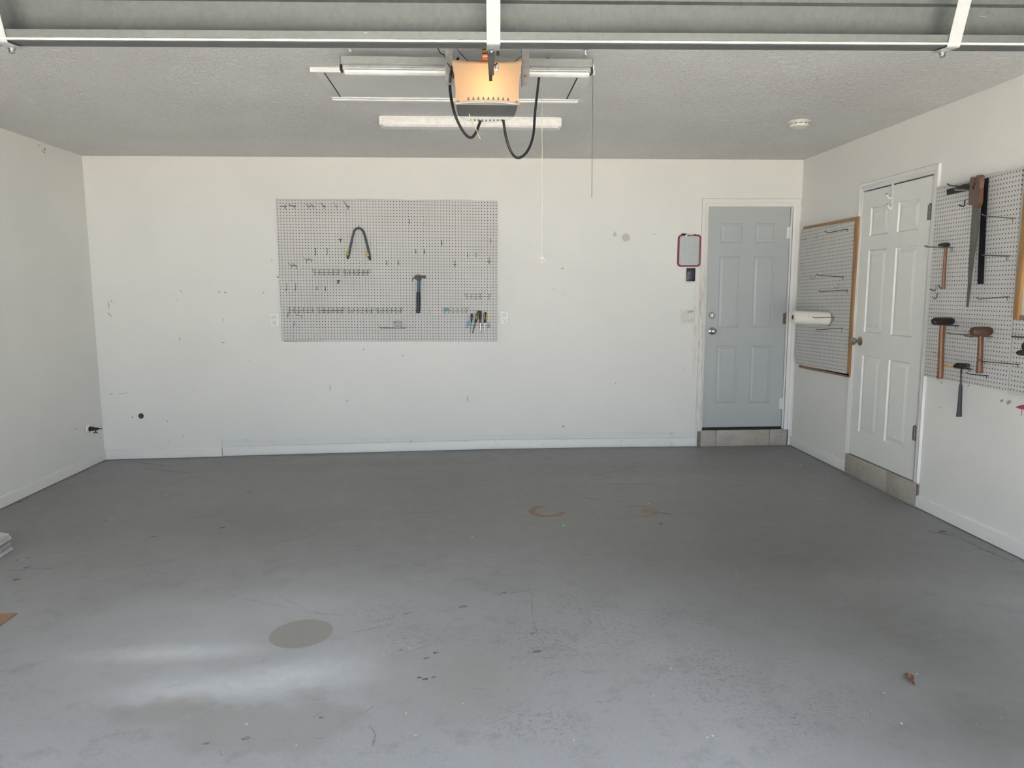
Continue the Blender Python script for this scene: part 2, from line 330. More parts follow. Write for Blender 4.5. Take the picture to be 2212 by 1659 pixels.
# ------------------------------------------------------------------ mesh builder
class MB:
    def __init__(s): s.bm = bmesh.new()
    def box(s, x0, x1, y0, y1, z0, z1, bev=0):
        bm = bmesh.new() if bev else s.bm
        v = [bm.verts.new(p) for p in ((x0, y0, z0), (x1, y0, z0), (x1, y1, z0), (x0, y1, z0), (x0, y0, z1), (x1, y0, z1), (x1, y1, z1), (x0, y1, z1))]
        for f in ((0, 3, 2, 1), (4, 5, 6, 7), (0, 1, 5, 4), (1, 2, 6, 5), (2, 3, 7, 6), (3, 0, 4, 7)): bm.faces.new([v[i] for i in f])
        if bev:
            bmesh.ops.bevel(bm, geom=bm.edges[:], offset=bev, segments=2, affect='EDGES', profile=.5); s.merge(bm)
        return s
    def merge(s, bm):
        m = bpy.data.meshes.new('t'); bm.to_mesh(m); s.bm.from_mesh(m); bpy.data.meshes.remove(m); bm.free()
    def prism(s, pts, dirv, bev=0, holes=()):       # closed polygon pushed along dirv
        bm = bmesh.new(); dv = Vector(dirv)
        def ring(ps, off): return [bm.verts.new(Vector(p)+off) for p in ps]
        a = ring(pts, Vector()); b = ring(pts, dv); n = len(pts)
        loops = [(a, b)]
        for h in holes: loops.append((ring(h, Vector()), ring(h, dv)))
        for (p, q) in loops:
            for i in range(len(p)): bm.faces.new((p[i], p[(i+1) % len(p)], q[(i+1) % len(q)], q[i]))
        if holes:
            for k in (0, 1):
                ed = []
                for L_ in loops:
                    r = L_[k]
                    for i in range(len(r)): ed.append(bm.edges.get((r[i], r[(i+1) % len(r)])))
                bmesh.ops.triangle_fill(bm, edges=ed, use_beauty=True)
        else: bm.faces.new(a[::-1]); bm.faces.new(b)
        if bev:
            bmesh.ops.recalc_face_normals(bm, faces=bm.faces[:])
            es = [e for e in bm.edges if e.calc_face_angle(0) > .6]
            bmesh.ops.bevel(bm, geom=es, offset=bev, segments=2, affect='EDGES')
        s.merge(bm); return s
    def tube(s, pts, r, n=8, cap=True):             # r: number or list
        P = [Vector(p) for p in pts]; rs = r if isinstance(r, (list, tuple)) else [r]*len(P); rings = []; prev = None
        for i, p in enumerate(P):
            d = (P[min(i+1, len(P)-1)]-P[max(i-1, 0)]).normalized()
            if prev is None:
                u = d.cross(Vector((0, 0, 1)) if abs(d.z) < .9 else Vector((1, 0, 0))).normalized()
            else: u = (prev - d*prev.dot(d)).normalized()
            v = d.cross(u); prev = u
            rings.append([s.bm.verts.new(p+(u*math.cos(2*math.pi*k/n)+v*math.sin(2*math.pi*k/n))*rs[i]) for k in range(n)])
        for a, b in zip(rings, rings[1:]):
            for k in range(n): s.bm.faces.new((a[k], a[(k+1) % n], b[(k+1) % n], b[k]))
        if cap: s.bm.faces.new(rings[0][::-1]); s.bm.faces.new(rings[-1])
        return s
    def lathe(s, prof, o=(0, 0, 0), axis=(0, 0, 1), n=24): # prof: (distance along axis, radius)
        o = Vector(o); ax = Vector(axis).normalized(); P = [o+ax*h for h, r in prof]
        u = ax.cross(Vector((0, 0, 1)) if abs(ax.z) < .9 else Vector((1, 0, 0))).normalized(); v = ax.cross(u); rings = []
        for (h, r), p in zip(prof, P):
            rings.append([s.bm.verts.new(p+(u*math.cos(2*math.pi*k/n)+v*math.sin(2*math.pi*k/n))*max(r, 1e-5)) for k in range(n)])
        for a, b in zip(rings, rings[1:]):
            for k in range(n): s.bm.faces.new((a[k], a[(k+1) % n], b[(k+1) % n], b[k]))
        s.bm.faces.new(rings[0][::-1]); s.bm.faces.new(rings[-1]); return s
    def quad(s, *p): s.bm.faces.new([s.bm.verts.new(q) for q in p]); return s
    def build(s, name, m, parent=None, smooth=True, local=None):
        if local is not None: bmesh.ops.transform(s.bm, matrix=local, verts=s.bm.verts)
        bmesh.ops.recalc_face_normals(s.bm, faces=s.bm.faces[:])
        me = bpy.data.meshes.new(name); s.bm.to_mesh(me); s.bm.free(); me.materials.append(m)
        o = bpy.data.objects.new(name, me); C.objects.link(o)
        if smooth:
            for p in me.polygons: p.use_smooth = True
            try: me.set_sharp_from_angle(angle=R(38))
            except Exception: pass
        if parent is not None: o.parent = parent
        return o

def smooth_path(pts, k=6):                           # Catmull-Rom
    P = [Vector(p) for p in pts]; out = []
    for i in range(len(P)-1):
        a, b, c, d = P[max(i-1, 0)], P[i], P[i+1], P[min(i+2, len(P)-1)]
        for j in range(k):
            t = j/k; out.append(.5*((2*b)+(c-a)*t+(2*a-5*b+4*c-d)*t*t+(3*b-a-3*c+d)*t**3))
    return out+[P[-1]]
def tag(o, label, cat, group=None):
    o['label'] = label; o['category'] = cat
    if group: o['group'] = group
    return o
def thing(name, label, cat, loc=(0, 0, 0), rz=0, group=None):
    o = bpy.data.objects.new(name, None); C.objects.link(o); o.location = loc; o.rotation_euler.z = R(rz); o.empty_display_size = .05
    return tag(o, label, cat, group)
def struct(o): o['kind'] = 'structure'; return o
def dup(o, loc, label, group=None):
    r = o.copy(); C.objects.link(r); r.location = loc; r['label'] = label
    if group: r['group'] = group
    for ch in list(o.children):
        c = ch.copy(); C.objects.link(c); c.parent = r
        for g in ch.children: d = g.copy(); C.objects.link(d); d.parent = c
    return r
def inv(o):                                         # world -> local of a thing placed with rotation_z only
    return (Matrix.Translation(o.location) @ Matrix.Rotation(o.rotation_euler.z, 4, 'Z')).inverted()

# ================================================================== the shell
# floor: one slab, slightly uneven from side to side
m = MB(); xs = [-A-.02, -2.9, -2.247, -1.9, -1.592, -.8, .16, .7, 1.183, 1.6, 2.083, B_+.02]; ys = [-.45, 1, 2.5, 4, 5.4, D+.02]
V = [[m.bm.verts.new((x, y, zf(x))) for y in ys] for x in xs]; V2 = [[m.bm.verts.new((x, y, -.25)) for y in ys] for x in xs]
for i in range(len(xs)-1):
    for j in range(len(ys)-1):
        m.bm.faces.new((V[i][j], V[i+1][j], V[i+1][j+1], V[i][j+1])); m.bm.faces.new((V2[i][j], V2[i][j+1], V2[i+1][j+1], V2[i+1][j]))
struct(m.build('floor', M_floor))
# marks lying on the slab: paint flecks, oil drops, scuffs (irregular thin films)
def alpha_film(name, col, lo=.35, hi=.6, k=.6, rough=.6, sc=60):
    t = NT(name); t.put(t.b.inputs['Base Color'], col); t.b.inputs['Roughness'].default_value = rough
    t.put(t.b.inputs['Alpha'], t.math('MULTIPLY', t.mapr(t.noise(sc, 5, .7), lo, hi), k)); return t.m
def blob(m, x, y, rx, ry, an=0, n=14, rag=.3):
    vs = []
    for k in range(n):
        a_ = 2*math.pi*k/n; q = 1+random.uniform(-rag, rag); dx, dy = math.cos(a_)*rx*q, math.sin(a_)*ry*q
        X, Y = x+dx*math.cos(an)-dy*math.sin(an), y+dx*math.sin(an)+dy*math.cos(an); vs.append(m.bm.verts.new((X, Y, zf(X)+.0006)))
    m.bm.faces.new(vs)
floor_o = bpy.data.objects['floor']
def part_of_floor(m, name, mt, kind=None):
    o = m.build(name, mt, floor_o, smooth=False); o['kind'] = 'stuff'; return o
m = MB()
for x, y, r in [(1118, 1121, .008), (1217, 1135, .012), (1280, 1121, .006), (1402, 1088, .012), (360, 1070, .010), (1700, 1002, .014), (1730, 1005, .012), (1450, 1444, .006), (1412, 1503, .006),
                (1528, 1593, .008), (1540, 1590, .007), (1548, 1595, .004), (1948, 1563, .007), (1911, 1497, .006), (831, 1416, .006), (828, 1412, .005), (1020, 1160, .01), (1017, 1164, .006), (1590, 1240, .006), (1593, 1247, .004), (1340, 1230, .005), (620, 1010, .006), (1178, 1287, .006), (884, 1400, .007),
                (898, 1588, .007), (877, 1541, .006), (532, 1564, .010), (1068, 1218, .006), (262, 1104, .006), (1790, 1025, .010), (1320, 990, .006), (1000, 1520, .005), (1240, 1600, .006), (640, 1610, .005), (630, 1438, .006), (1255, 1119, .004), (1263, 1120, .004), (1150, 1140, .005),
                (1205, 1141, .006), (1344, 1148, .005), (1846, 1438, .004), (1981, 1456, .006), (1772, 1325, .004), (2052, 1318, .003)]:
    p = onF(x, y); blob(m, p.x, p.y, r*.8, r*.55, random.random()*3, 8)
for k in range(230):
    p = onF(random.uniform(0, 2212), random.uniform(1030, 1659)); r = random.uniform(.0008, .0022); blob(m, p.x, p.y, r, r, 0, 5)
part_of_floor(m, 'paint_flecks', mat('white_paint_fleck', (.66, .66, .63), .5))
m = MB()
for x, y, r in [(921, 1422, .013), (941, 1410, .013), (918, 1467, .014), (905, 1464, .01), (937, 1463, .01), (694, 1550, .01), (445, 1607, .012), (1020, 1030, .012), (2036, 1148, .03), (1428, 1132, .022), (36, 1210, .014), (60, 1205, .014), (58, 1226, .02), (36, 1252, .02),
                (530, 1596, .016), (1140, 1068, .016), (540, 1063, .02), (480, 1140, .02), (1090, 1280, .014), (1160, 1408, .02), (1150, 1368, .012), (1000, 1310, .02), (1880, 1085, .012), (230, 1125, .014), (125, 1084, .01), (44, 1085, .02), (330, 1160, .02), (865, 1405, .01)]:
    p = onF(x, y); blob(m, p.x, p.y, r, r*.6, .3, 14)
part_of_floor(m, 'oil_drops', alpha_film('oil_drop_film', (.05, .05, .05), .25, .6, .55))
m = MB()
def streak(m, x0, y0, x1, y1, wd, wob_=.008):
    p, q = onF(x0, y0), onF(x1, y1); n = max(4, int((q-p).length/.05)); sd_ = Vector((-(q-p).y, (q-p).x, 0)).normalized(); ph = random.random()*6; prev = None
    for k in range(n+1):
        t = k/n; c_ = p.lerp(q, t)+sd_*math.sin(ph+t*5)*wob_; h = wd*math.sin(math.pi*min(.97, max(.03, t)))**.5*random.uniform(.5, 1.2)
        cur = [m.bm.verts.new((v.x, v.y, zf(v.x)+.0007)) for v in (c_-sd_*h, c_+sd_*h)]
        if prev: m.bm.faces.new((prev[0], cur[0], cur[1], prev[1]))
        prev = cur
for v in [(20, 1232, 120, 1228, .008), (75, 1196, 165, 1192, .004), (55, 1137, 92, 1133, .008), (280, 1010, 420, 1022, .012), (300, 1000, 380, 1008, .02), (1060, 1290, 1160, 1270, .005), (460, 1280, 700, 1325, .004), (1150, 1280, 1158, 1380, .003), (1180, 1385, 1215, 1384, .004), (1270, 1030, 1420, 1000, .008),
          (1620, 1040, 1530, 1030, .01), (1340, 1028, 1250, 1045, .006), (1240, 1068, 1300, 1082, .008), (800, 1565, 810, 1610, .005), (640, 1320, 760, 1330, .004), (2045, 1150, 2190, 1215, .014), (2000, 1145, 2060, 1160, .02), (2095, 1185, 2150, 1195, .012), (2050, 1180, 2170, 1212, .006), (200, 1330, 260, 1318, .003),
          (600, 1282, 660, 1320, .003), (1040, 1050, 960, 1056, .006), (870, 1110, 960, 1104, .006), (1390, 1010, 1440, 1016, .006), (1420, 1045, 1300, 1046, .01), (1700, 1010, 1660, 1000, .008), (1810, 1270, 1850, 1335, .003), (395, 1120, 540, 1108, .008), (560, 1180, 700, 1150, .006)]: streak(m, *v)
for k in range(46):
    x, y = random.uniform(150, 2100), random.uniform(1010, 1560); an = random.uniform(-.35, .35); ln = random.uniform(12, 60)
    streak(m, x, y, x+ln, y+ln*an, random.uniform(.001, .004), .012)
part_of_floor(m, 'scuff_marks', alpha_film('scuff_film', (.06, .06, .058), .35, .65, .38, sc=45))
m = MB()
for k in range(34):
    x, y = random.uniform(250, 2150), random.uniform(1200, 1640); an = random.uniform(-.4, .3); ln = random.uniform(10, 45)
    streak(m, x, y, x+ln, y+ln*an, random.uniform(.0008, .002), .01)
for v in [(800, 1345, 900, 1322, .006), (760, 1365, 880, 1345, .004), (1690, 1003, 1800, 1022, .004), (1820, 1320, 1860, 1316, .003)]: streak(m, *v)
part_of_floor(m, 'light_scratches', alpha_film('scratch_film', (.45, .45, .46), .3, .6, .5, sc=35))
m = MB(); streak(m, 1410, 1107, 1454, 1111, .006, .0); part_of_floor(m, 'rust_streak', alpha_film('rust_film', (.16, .07, .035), .2, .5, .8))
m = MB().box(-14, 14, -16, -.45, -.3, -.03); o = m.build('driveway', M_drive, smooth=False); struct(o)
struct(MB().box(-A-.15, B_+.15, -.45, D+.15, HC, HC+.12).build('ceiling', M_ceil, smooth=False))
struct(MB().box(-A-.15, -A, -.45, D+.15, -.25, HC).build('wall_left', M_wallL, smooth=False))
struct(MB().box(-3.7, -2.40, -.45, -.3, -.25, HC+.1).box(2.52, 3.7, -.45, -.3, -.25, HC+.1).box(-2.40, 2.52, -.45, -.3, 2.14, HC+.1).build('wall_front', M_plain, smooth=False))

# back wall with the steel door's opening and the exposed footing course at its base
dL, dT = wp('B', 1529, 446), wp('B', 1707.5, 446)
dx0, dx1 = 2.114, 2.872                              # door opening on the back wall
dz0, dz1 = .19, 2.197
X480 = wp('B', 480, 970).x
def topz(x, y): return wp('B', x, y).z
zs0, zs1 = topz(480, 949.5), topz(1503, 931)
m = MB().box(-A-.1, X480, D, D+.15, -.25, HC).box(dx0-.001, dx1+.001, D, D+.15, dz1, HC).box(dx1, B_+.1, D, D+.15, -.25, HC)
xe = dx0-.05
m.prism([(X480, D, zs0), (xe, D, zs1), (dx0, D, zs1), (dx0, D, HC), (X480, D, HC)], (0, .15, 0))
m.box(dx0, dx1, D+.06, D+.15, -.25, dz1)
struct(m.build('wall_back', M_wallB, smooth=False))
# footing course, set back
m = MB().prism([(X480, D+.012, -.1), (xe+.03, D+.012, -.1), (xe+.03, D+.012, zs1+.01), (X480, D+.012, zs0+.01)], (0, .1, 0))
struct(m.build('trim_1', trim_mat('stained_footing_paint', (.76, .76, .74), (.22, .2, .17), .55), smooth=False))

def baseboard(name, wall, pts, th=.014, lean=.0, w0=0):
    # pts: list of (u, zbottom, ztop) along the wall
    m = MB(); rows = []
    for u, z0, z1 in pts:
        prof = [(w0, z0), (w0+th, z0), (w0+th, z1-.012), (w0+th*.75, z1-.004), (w0+th*.35, z1), (w0, z1)]
        r = []
        for ww, z in prof:
            q = (u, D-ww, z) if wall == 'B' else (B_-ww, -u, z) if wall == 'R' else (-A+ww, u, z)
            r.append(m.bm.verts.new(q))
        rows.append(r)
    n = 6
    for a, b in zip(rows, rows[1:]):
        for k in range(n): m.bm.faces.new((a[k], b[k], b[(k+1) % n], a[(k+1) % n]))
    m.bm.faces.new(rows[0]); m.bm.faces.new(rows[-1][::-1])
    return struct(m.build(name, M_trim))
g = .005
baseboard('baseboard_back_left', 'B', [(-A+.014, zf(-3.25)+g, topz(228, 971.5)), (X480, zf(X480)+g, topz(480, 966.5))])
pb = [(480, 964), (640, 960.5), (800, 956), (1060, 949.7), (1300, 947), (1503, 944.5)]
baseboard('baseboard_back', 'B', [(max(wp('B', x, y).x, X480+.004), zf(wp('B', x, y).x)+g*2, wp('B', x, y).z) for x, y in pb], th=.014, w0=-.009)
zlt = wp('L', 225, 972).z; zl2 = wp('L', 0, 1072.5).z
baseboard('baseboard_left', 'L', [(-.3, zf(-3.26)+g, zl2), (5.08, zf(-3.26)+g, zl2), (D-.001, zf(-3.26)+g, zlt)])
pr = [(1712, 943), (1831, 997)]; q0, q1 = wp('R', *pr[0]), wp('R', *pr[1])
yA, yB = 5.50, 4.60                                   # side-door opening along the right wall (far, near)
baseboard('baseboard_right', 'R', [(-D+.0, zf(2.96)+g, q0.z), (-q1.y, zf(2.96)+g, q1.z)])
q2, q3 = wp('R', 1983, 1068.5), wp('R', 2212, 1171)
baseboard('baseboard_right_front', 'R', [(-q2.y, zf(2.96)+g, q2.z), (-3.6, zf(2.96)+g, q3.z), (.3, zf(2.96)+g, q3.z)])

# right wall with side-door opening
ty0, ty1 = 4.655, 5.490; tz0, tz1 = .185, 2.188        # panel door on the right wall
m = MB().box(B_, B_+.15, -.45, ty0-.02, -.25, HC).box(B_, B_+.15, ty1+.02, D+.1, -.25, HC).box(B_, B_+.15, ty0-.02, ty1+.02, tz1+.015, HC).box(B_+.06, B_+.15, ty0-.02, ty1+.02, -.25, tz1+.015)
struct(m.build('wall_right', M_wallR, smooth=False))

# ------------------------------------------------------------------ six-panel doors
def six_panel(wd, ht, cols, rows, th=.035, rec=.007, sl=.022):
    """front face at y=0 looking to -y, bottom-left at (0,0,0)"""
    m = MB(); xs = [0]+[c for pr_ in cols for c in pr_]+[1]; zs = [0]+[1-r for pr_ in rows[::-1] for r in pr_[::-1]]+[1]
    X = [x*wd for x in xs]; Z = [z*ht for z in zs]
    for i in range(len(X)-1):
        for j in range(len(Z)-1):
            x0, x1, z0, z1 = X[i], X[i+1], Z[j], Z[j+1]
            if i % 2 == 1 and j % 2 == 1:
                rg = [(0, 0), (.006, rec), (.012, rec), (.012+sl, .0015), (.014+sl, .0015)]
                prev = None
                for ins, dep in rg:
                    q = [m.bm.verts.new(p) for p in ((x0+ins, dep, z0+ins), (x1-ins, dep, z0+ins), (x1-ins, dep, z1-ins), (x0+ins, dep, z1-ins))]
                    if prev:
                        for k in range(4): m.bm.faces.new((prev[k], prev[(k+1) % 4], q[(k+1) % 4], q[k]))
                    prev = q
                m.bm.faces.new(prev)
            else: m.quad((x0, 0, z0), (x1, 0, z0), (x1, 0, z1), (x0, 0, z1))
    for a in (((0, 0, 0), (0, th, 0), (0, th, ht), (0, 0, ht)), ((wd, 0, 0), (wd, 0, ht), (wd, th, ht), (wd, th, 0)), ((0, 0, 0), (wd, 0, 0), (wd, th, 0), (0, th, 0)), ((0, 0, ht), (0, th, ht), (wd, th, ht), (wd, 0, ht)), ((0, th, 0), (wd, th, 0), (wd, th, ht), (0, th, ht))): m.quad(*a)
    bmesh.ops.remove_doubles(m.bm, verts=m.bm.verts[:], dist=.0002)
    return m
def hinge(par, x, z, m_, h=.09):
    mb = MB().tube([(x, -.004, z-h/2), (x, -.004, z+h/2)], .007, 10).lathe([(0, .004), (.004, .008), (.01, .002)], (x, -.004, z+h/2), (0, 0, 1), 10)
    mb.box(x-.028, x-.004, -.0015, .004, z-h/2, z+h/2).box(x+.004, x+.016, -.0015, .004, z-h/2, z+h/2)
    return mb.build('hinge', m_, par)
def knob(par, x, z, m_, r=.027, out=.062):
    k = MB().lathe([(0, .034), (.004, .034), (.009, .026), (.012, .012), (out*.45, .010), (out*.55, .018), (out*.72, r), (out*.9, r*.97), (out, r*.72), (out+.003, r*.3)], (x, 0, z), (0, -1, 0), 28)
    return k.build('door_knob', m_, par)

# door in the back wall (door_1)
d1 = bpy.data.objects.new('door_1', None); C.objects.link(d1); d1.location = (dx0+.004, D+.012, dz0+.006); struct(d1)
wd1, ht1 = dx1-dx0-.012, dz1-dz0-.010
six_panel(wd1, ht1, [(.158, .418), (.582, .838)], [(.071, .157), (.216, .538), (.622, .888)], rec=.006, sl=.018).build('door_slab', M_door, d1, smooth=False)
px_ = wp('B', 1538, 715, -.012) - d1.location; knob(d1, px_.x, px_.z, M_nickel)
px_ = wp('B', 1538, 681, -.012) - d1.location
MB().lathe([(0, .031), (.006, .031), (.016, .026), (.020, .024), (.021, .006)], (px_.x, 0, px_.z), (0, -1, 0), 28).box(px_.x-.003, px_.x+.003, -.036, -.018, px_.z-.013, px_.z+.013, .001).build('deadbolt', M_nickel, d1)
for (x, y), mm in (((1706, 503), M_trim), ((1699, 688), M_steel), ((1692, 872), M_trim)):
    p = wp('B', x, y); hinge(d1, wd1+.004, p.z-d1.location.z, mm, .10)
MB().box(0, wd1, -.006, .01, -.02, -.001).build('door_sweep', M_black, d1, smooth=False)

def mitre_case(name, x0, x1, zb0, zb1, zt, wl, wr, wt, place, m_=None, th=.017):
    """three-sided door casing; place(u, w, z) -> world"""
    m = MB(); prof = [(0, 0), (0, .007), (.06, .010), (.32, .011), (.40, .0145), (.62, .012), (.76, .016), (.95, th), (1, th*.75), (1, 0)]
    sec = []
    for (u, z, du, dz_) in ((x0, zb0, -wl, 0), (x0, zt, -wl, wt), (x1, zt, wr, wt), (x1, zb1, wr, 0)):
        sec.append([m.bm.verts.new(place(u+du*t, w_, z+dz_*t)) for t, w_ in prof])
    n = len(prof)
    for a, b in zip(sec, sec[1:]):
        for k in range(n-1): m.bm.faces.new((a[k], b[k], b[k+1], a[k+1]))
        m.bm.faces.new((a[n-1], b[n-1], b[0], a[0]))
    m.bm.faces.new(sec[0]); m.bm.faces.new(sec[-1][::-1])
    return struct(m.build(name, m_ or M_trim))
zc0 = wp('B', 1510, 931).z; zc1 = wp('B', 1700, 927).z
mitre_case('trim_2', dx0-.004, dx1+.012, zc0, zc1, dz1+.004, .058, .066, .062, lambda u, w_, z: (u, D-w_, z), M_case)
# jamb return between slab and casing, weather strip gap
struct(MB().box(dx0, dx0+.003, D-.001, D+.06, dz0, dz1).box(dx1-.004, dx1, D-.001, D+.06, dz0-.02, dz1).box(dx0, dx1, D-.001, D+.06, dz1-.003, dz1+.001).build('trim_3', M_trim, smooth=False))
struct(MB().box(dx1+.012, B_, D-.010, D, .03, 2.2).build('trim_4', M_trim, smooth=False))
# tiled riser under that door
xa, xb_ = wp('B', 1512, 945).x, wp('B', 1699, 945).x
m = MB(); ed = [xa, wp('B', 1546, 945).x, wp('B', 1661, 945).x, xb_]; z0 = .021
for i in range(3): m.box(ed[i]+.003, ed[i+1]-.003, D-.014, D+.03, z0, dz0-.018, .0015)
tr = struct(m.build('trim_5', M_tile))
MB().box(xa-.022, xb_+.006, D-.010, D+.05, .018, dz0-.02).build('grout', M_grout, tr, smooth=False)
struct(MB().box(dx0, dx1, D-.012, D+.06, dz0-.022, dz0-.012).build('trim_6', M_gap, smooth=False))

# door in the right wall (door_2); local x runs towards the camera
d2 = bpy.data.objects.new('door_2', None); C.objects.link(d2); d2.location = (B_-.006, ty1, tz0+.0); d2.rotation_euler.z = R(-90); struct(d2)
wd2, ht2 = ty1-ty0-.004, tz1-tz0-.004
m = six_panel(wd2, ht2, [(.14, .425), (.565, .865)], [(.063, .165), (.217, .522), (.608, .903)], rec=.010, sl=.030)
m.build('door_slab', M_door2, d2, smooth=False)
p = wp('R', 1858, 737, .006); knob(d2, ty1-p.y, p.z-tz0, M_bronze, .028, .068)
for y_, z_ in ((459, 0), (937, 0)):
    p = wp('R', 2008 if y_ < 500 else 1978, y_, .006); hinge(d2, wd2+.002, p.z-tz0, M_steel, .095)
mitre_case('trim_7', -ty1-.004, -ty0+.012, wp('R', 1834, 984).z-.01, wp('R', 1985, 1044).z, tz1+.006, .045, .058, .056, lambda u, w_, z: (B_-w_, -u, z))
struct(MB().box(B_-.001, B_+.06, ty0-.02, ty0-.016, tz0, tz1).box(B_-.001, B_+.06, ty1+.016, ty1+.02, tz0, tz1).box(B_-.001, B_+.06, ty0-.02, ty1+.02, tz1+.010, tz1+.014).build('trim_8', M_trim, smooth=False))
# riser tiles under it
ye = [5.525, 5.10, 4.597]
e1 = wp('R', 1919, 1040).y
m = MB().box(B_-.016, B_+.03, e1+.002, 5.525, .02, tz0-.008, .0015).box(B_-.016, B_+.03, 4.597, e1-.002, .02, tz0-.008, .0015)
tr = struct(m.build('trim_9', M_tile)); MB().box(B_-.012, B_+.05, 4.58, 5.53, .018, tz0-.012).build('grout', M_grout, tr, smooth=False)

# ================================================================== overhead: garage door, opener, lights, hatch
def ribbon(m, poly, th, x0, x1):
    """sheet-metal profile (y, z) of thickness th pushed along x"""
    P = [Vector((0, y, z)) for y, z in poly]; off = []
    for i, p in enumerate(P):
        d = (P[min(i+1, len(P)-1)]-P[max(i-1, 0)]).normalized(); off.append(p+Vector((0, -d.z, d.y))*th)
    pts = [p+Vector((x0, 0, 0)) for p in P]+[p+Vector((x0, 0, 0)) for p in off[::-1]]
    a = [m.bm.verts.new(p) for p in pts]; b = [m.bm.verts.new(p+Vector((x1-x0, 0, 0))) for p in pts]; n = len(a)
    for i in range(n): m.bm.faces.new((a[i], a[(i+1) % n], b[(i+1) % n], b[i]))
    k = len(P)
    for i in range(k-1):
        m.bm.faces.new((a[i], a[i+1], a[n-2-i], a[n-1-i])); m.bm.faces.new((b[i], b[n-1-i], b[n-2-i], b[i+1]))
sv = Vector((0, -.322, .947)); YL, ZL, XL = 1.95, 2.0955, .0625
gd = thing('garage_door', 'raised sectional garage door of galvanised steel hanging across the top of the view', 'garage door', (XL, YL, ZL))
gd.rotation_euler.y = -.0085
def sy_(k, dy=0, dz=0): return (sv.y*k+dy, sv.z*k+dz)
LS = .43
m = MB(); pb_ = (.067, .006)
ribbon(m, [pb_, sy_(.006, *pb_), sy_(.105, *pb_), sy_(.113, pb_[0]+.008, pb_[1]+.003), sy_(.145, pb_[0]+.008, pb_[1]+.003), sy_(.153, *pb_), sy_(LS, *pb_)], .001, -2.44, 2.44)
m.build('door_panel', M_galv, gd, smooth=False)
m = MB(); ribbon(m, [sy_(.024, .006, .002), sy_(.0245), sy_(.006), sy_(.002, .0015, -.001), (.006, -.001), pb_], .0012, -2.44, 2.44)
m.build('bottom_rail', M_galvl if False else galv_mat('galvanised_rail', (.062, .066, .064), (.10, .105, .10), .42, .35), gd, smooth=False)
MB().tube([(-2.44, sv.y*.0035, .0035), (2.44, sv.y*.0035, .0035)], .0038, 10).build('rolled_edge', mat('zinc_edge_highlight', (.62, .62, .58), .33, .55, var=.2, scale=9), gd)  # highlight along the rail's bend, put in as a paler metal strip
m = MB(); ribbon(m, [sy_(LS-.034, .006, .002), sy_(LS), (sv.y*LS+.067, sv.z*LS+.006)], .0012, -2.44, 2.44); m.build('top_rail', M_galv, gd, smooth=False)
for k in (-2, -1, 0, 1, 2):
    xc = k*1.2055+(-.002 if k < 0 else 0); hw = .0172
    m = MB(); ribbon(m, [sy_(LS, -.0015, -.0006), sy_(.003, -.0018, -.0006), (-.001, -.0030), (.002, -.0042), (.064, .0015)], -.0014, xc-hw, xc+hw)
    m.build('stile', M_galvl, gd, smooth=False)
    bx = xc+(0 if k == 0 else .0)
    bo = MB().lathe([(0, .004), (.016, .004)], (bx+(-.004 if k == 0 else 0), .045, .0), (0, -.1, -1), 10).lathe([(0, .0085), (.006, .0085)], (bx+(-.004 if k == 0 else 0), .0445, -.004), (0, -.1, -1), 6).lathe([(0, .007), (.005, .007)], (bx+(-.004 if k == 0 else 0), .044, -.012), (0, -.1, -1), 6)
    bo.build('bolt', M_chrome, gd)
yt, zt = sv.y*LS+.02, sv.z*LS
for k in range(3):
    m = MB().box(-2.44, 2.44, yt-.53*(k+1), yt-.53*k-.004, zt+.0, zt+.045)
    m.build('door_section', M_galv, gd, smooth=False)

# opener head
OX, OY, OZ = .075, 3.2, 2.248
op = thing('garage_door_opener', 'garage door opener head with a glowing orange light lens, hung from the ceiling', 'garage door opener', (OX, OY, OZ))
def lens_mat():
    t = NT('translucent_light_lens'); t.n.remove(t.b)
    out = t.n['Material Output']; tr = t.node('ShaderNodeBsdfTranslucent'); df = t.node('ShaderNodeBsdfPrincipled'); mx = t.node('ShaderNodeMixShader')
    c = t.mix(t.mapr(t.noise(9, 3), .35, .65), (.98, .76, .50), (.98, .80, .55)); t.l.new(c, tr.inputs[0]); t.l.new(t.mix(.85, c, (.66, .54, .43)), df.inputs[0])
    df.inputs['Roughness'].default_value = .3; mx.inputs[0].default_value = .45
    t.l.new(tr.outputs[0], mx.inputs[1]); t.l.new(df.outputs[0], mx.inputs[2]); t.l.new(mx.outputs[0], out.inputs[0]); return t.m
M_lens = lens_mat()
m = MB(); NU, NV = 28, 12; G = []
for i in range(NU+1):
    u = -1+2*i/NU; row = []
    for j in range(NV+1):
        v = j/NV; au = abs(u)
        hw = .134+.0125*v-.010*math.sin(math.pi*min(1, v*1.15))*.6+.004*max(0, .12-v)/.12
        ux = max(-1, min(1, u/.86)); back = max(0, (au-.86)/.14)
        x = hw*math.sin(ux*math.pi/2*.999)**1 if False else hw*(ux if au <= .86 else math.copysign(1, u))
        y = -.035*(1-abs(ux)**2.4)-.012*math.sin(math.pi*v) + back*.075
        z = v*.172-.016*(1-ux*ux)*v**4 + (.006*max(0, abs(ux)-.8)/.2*v**3)
        row.append(m.bm.verts.new((x, y, z)))
    G.append(row)
for i in range(NU):
    for j in range(NV): m.bm.faces.new((G[i][j], G[i+1][j], G[i+1][j+1], G[i][j+1]))
ln_ = m.build('light_lens', M_lens, op); md = ln_.modifiers.new('thickness', 'SOLIDIFY'); md.thickness = .002
m = MB()
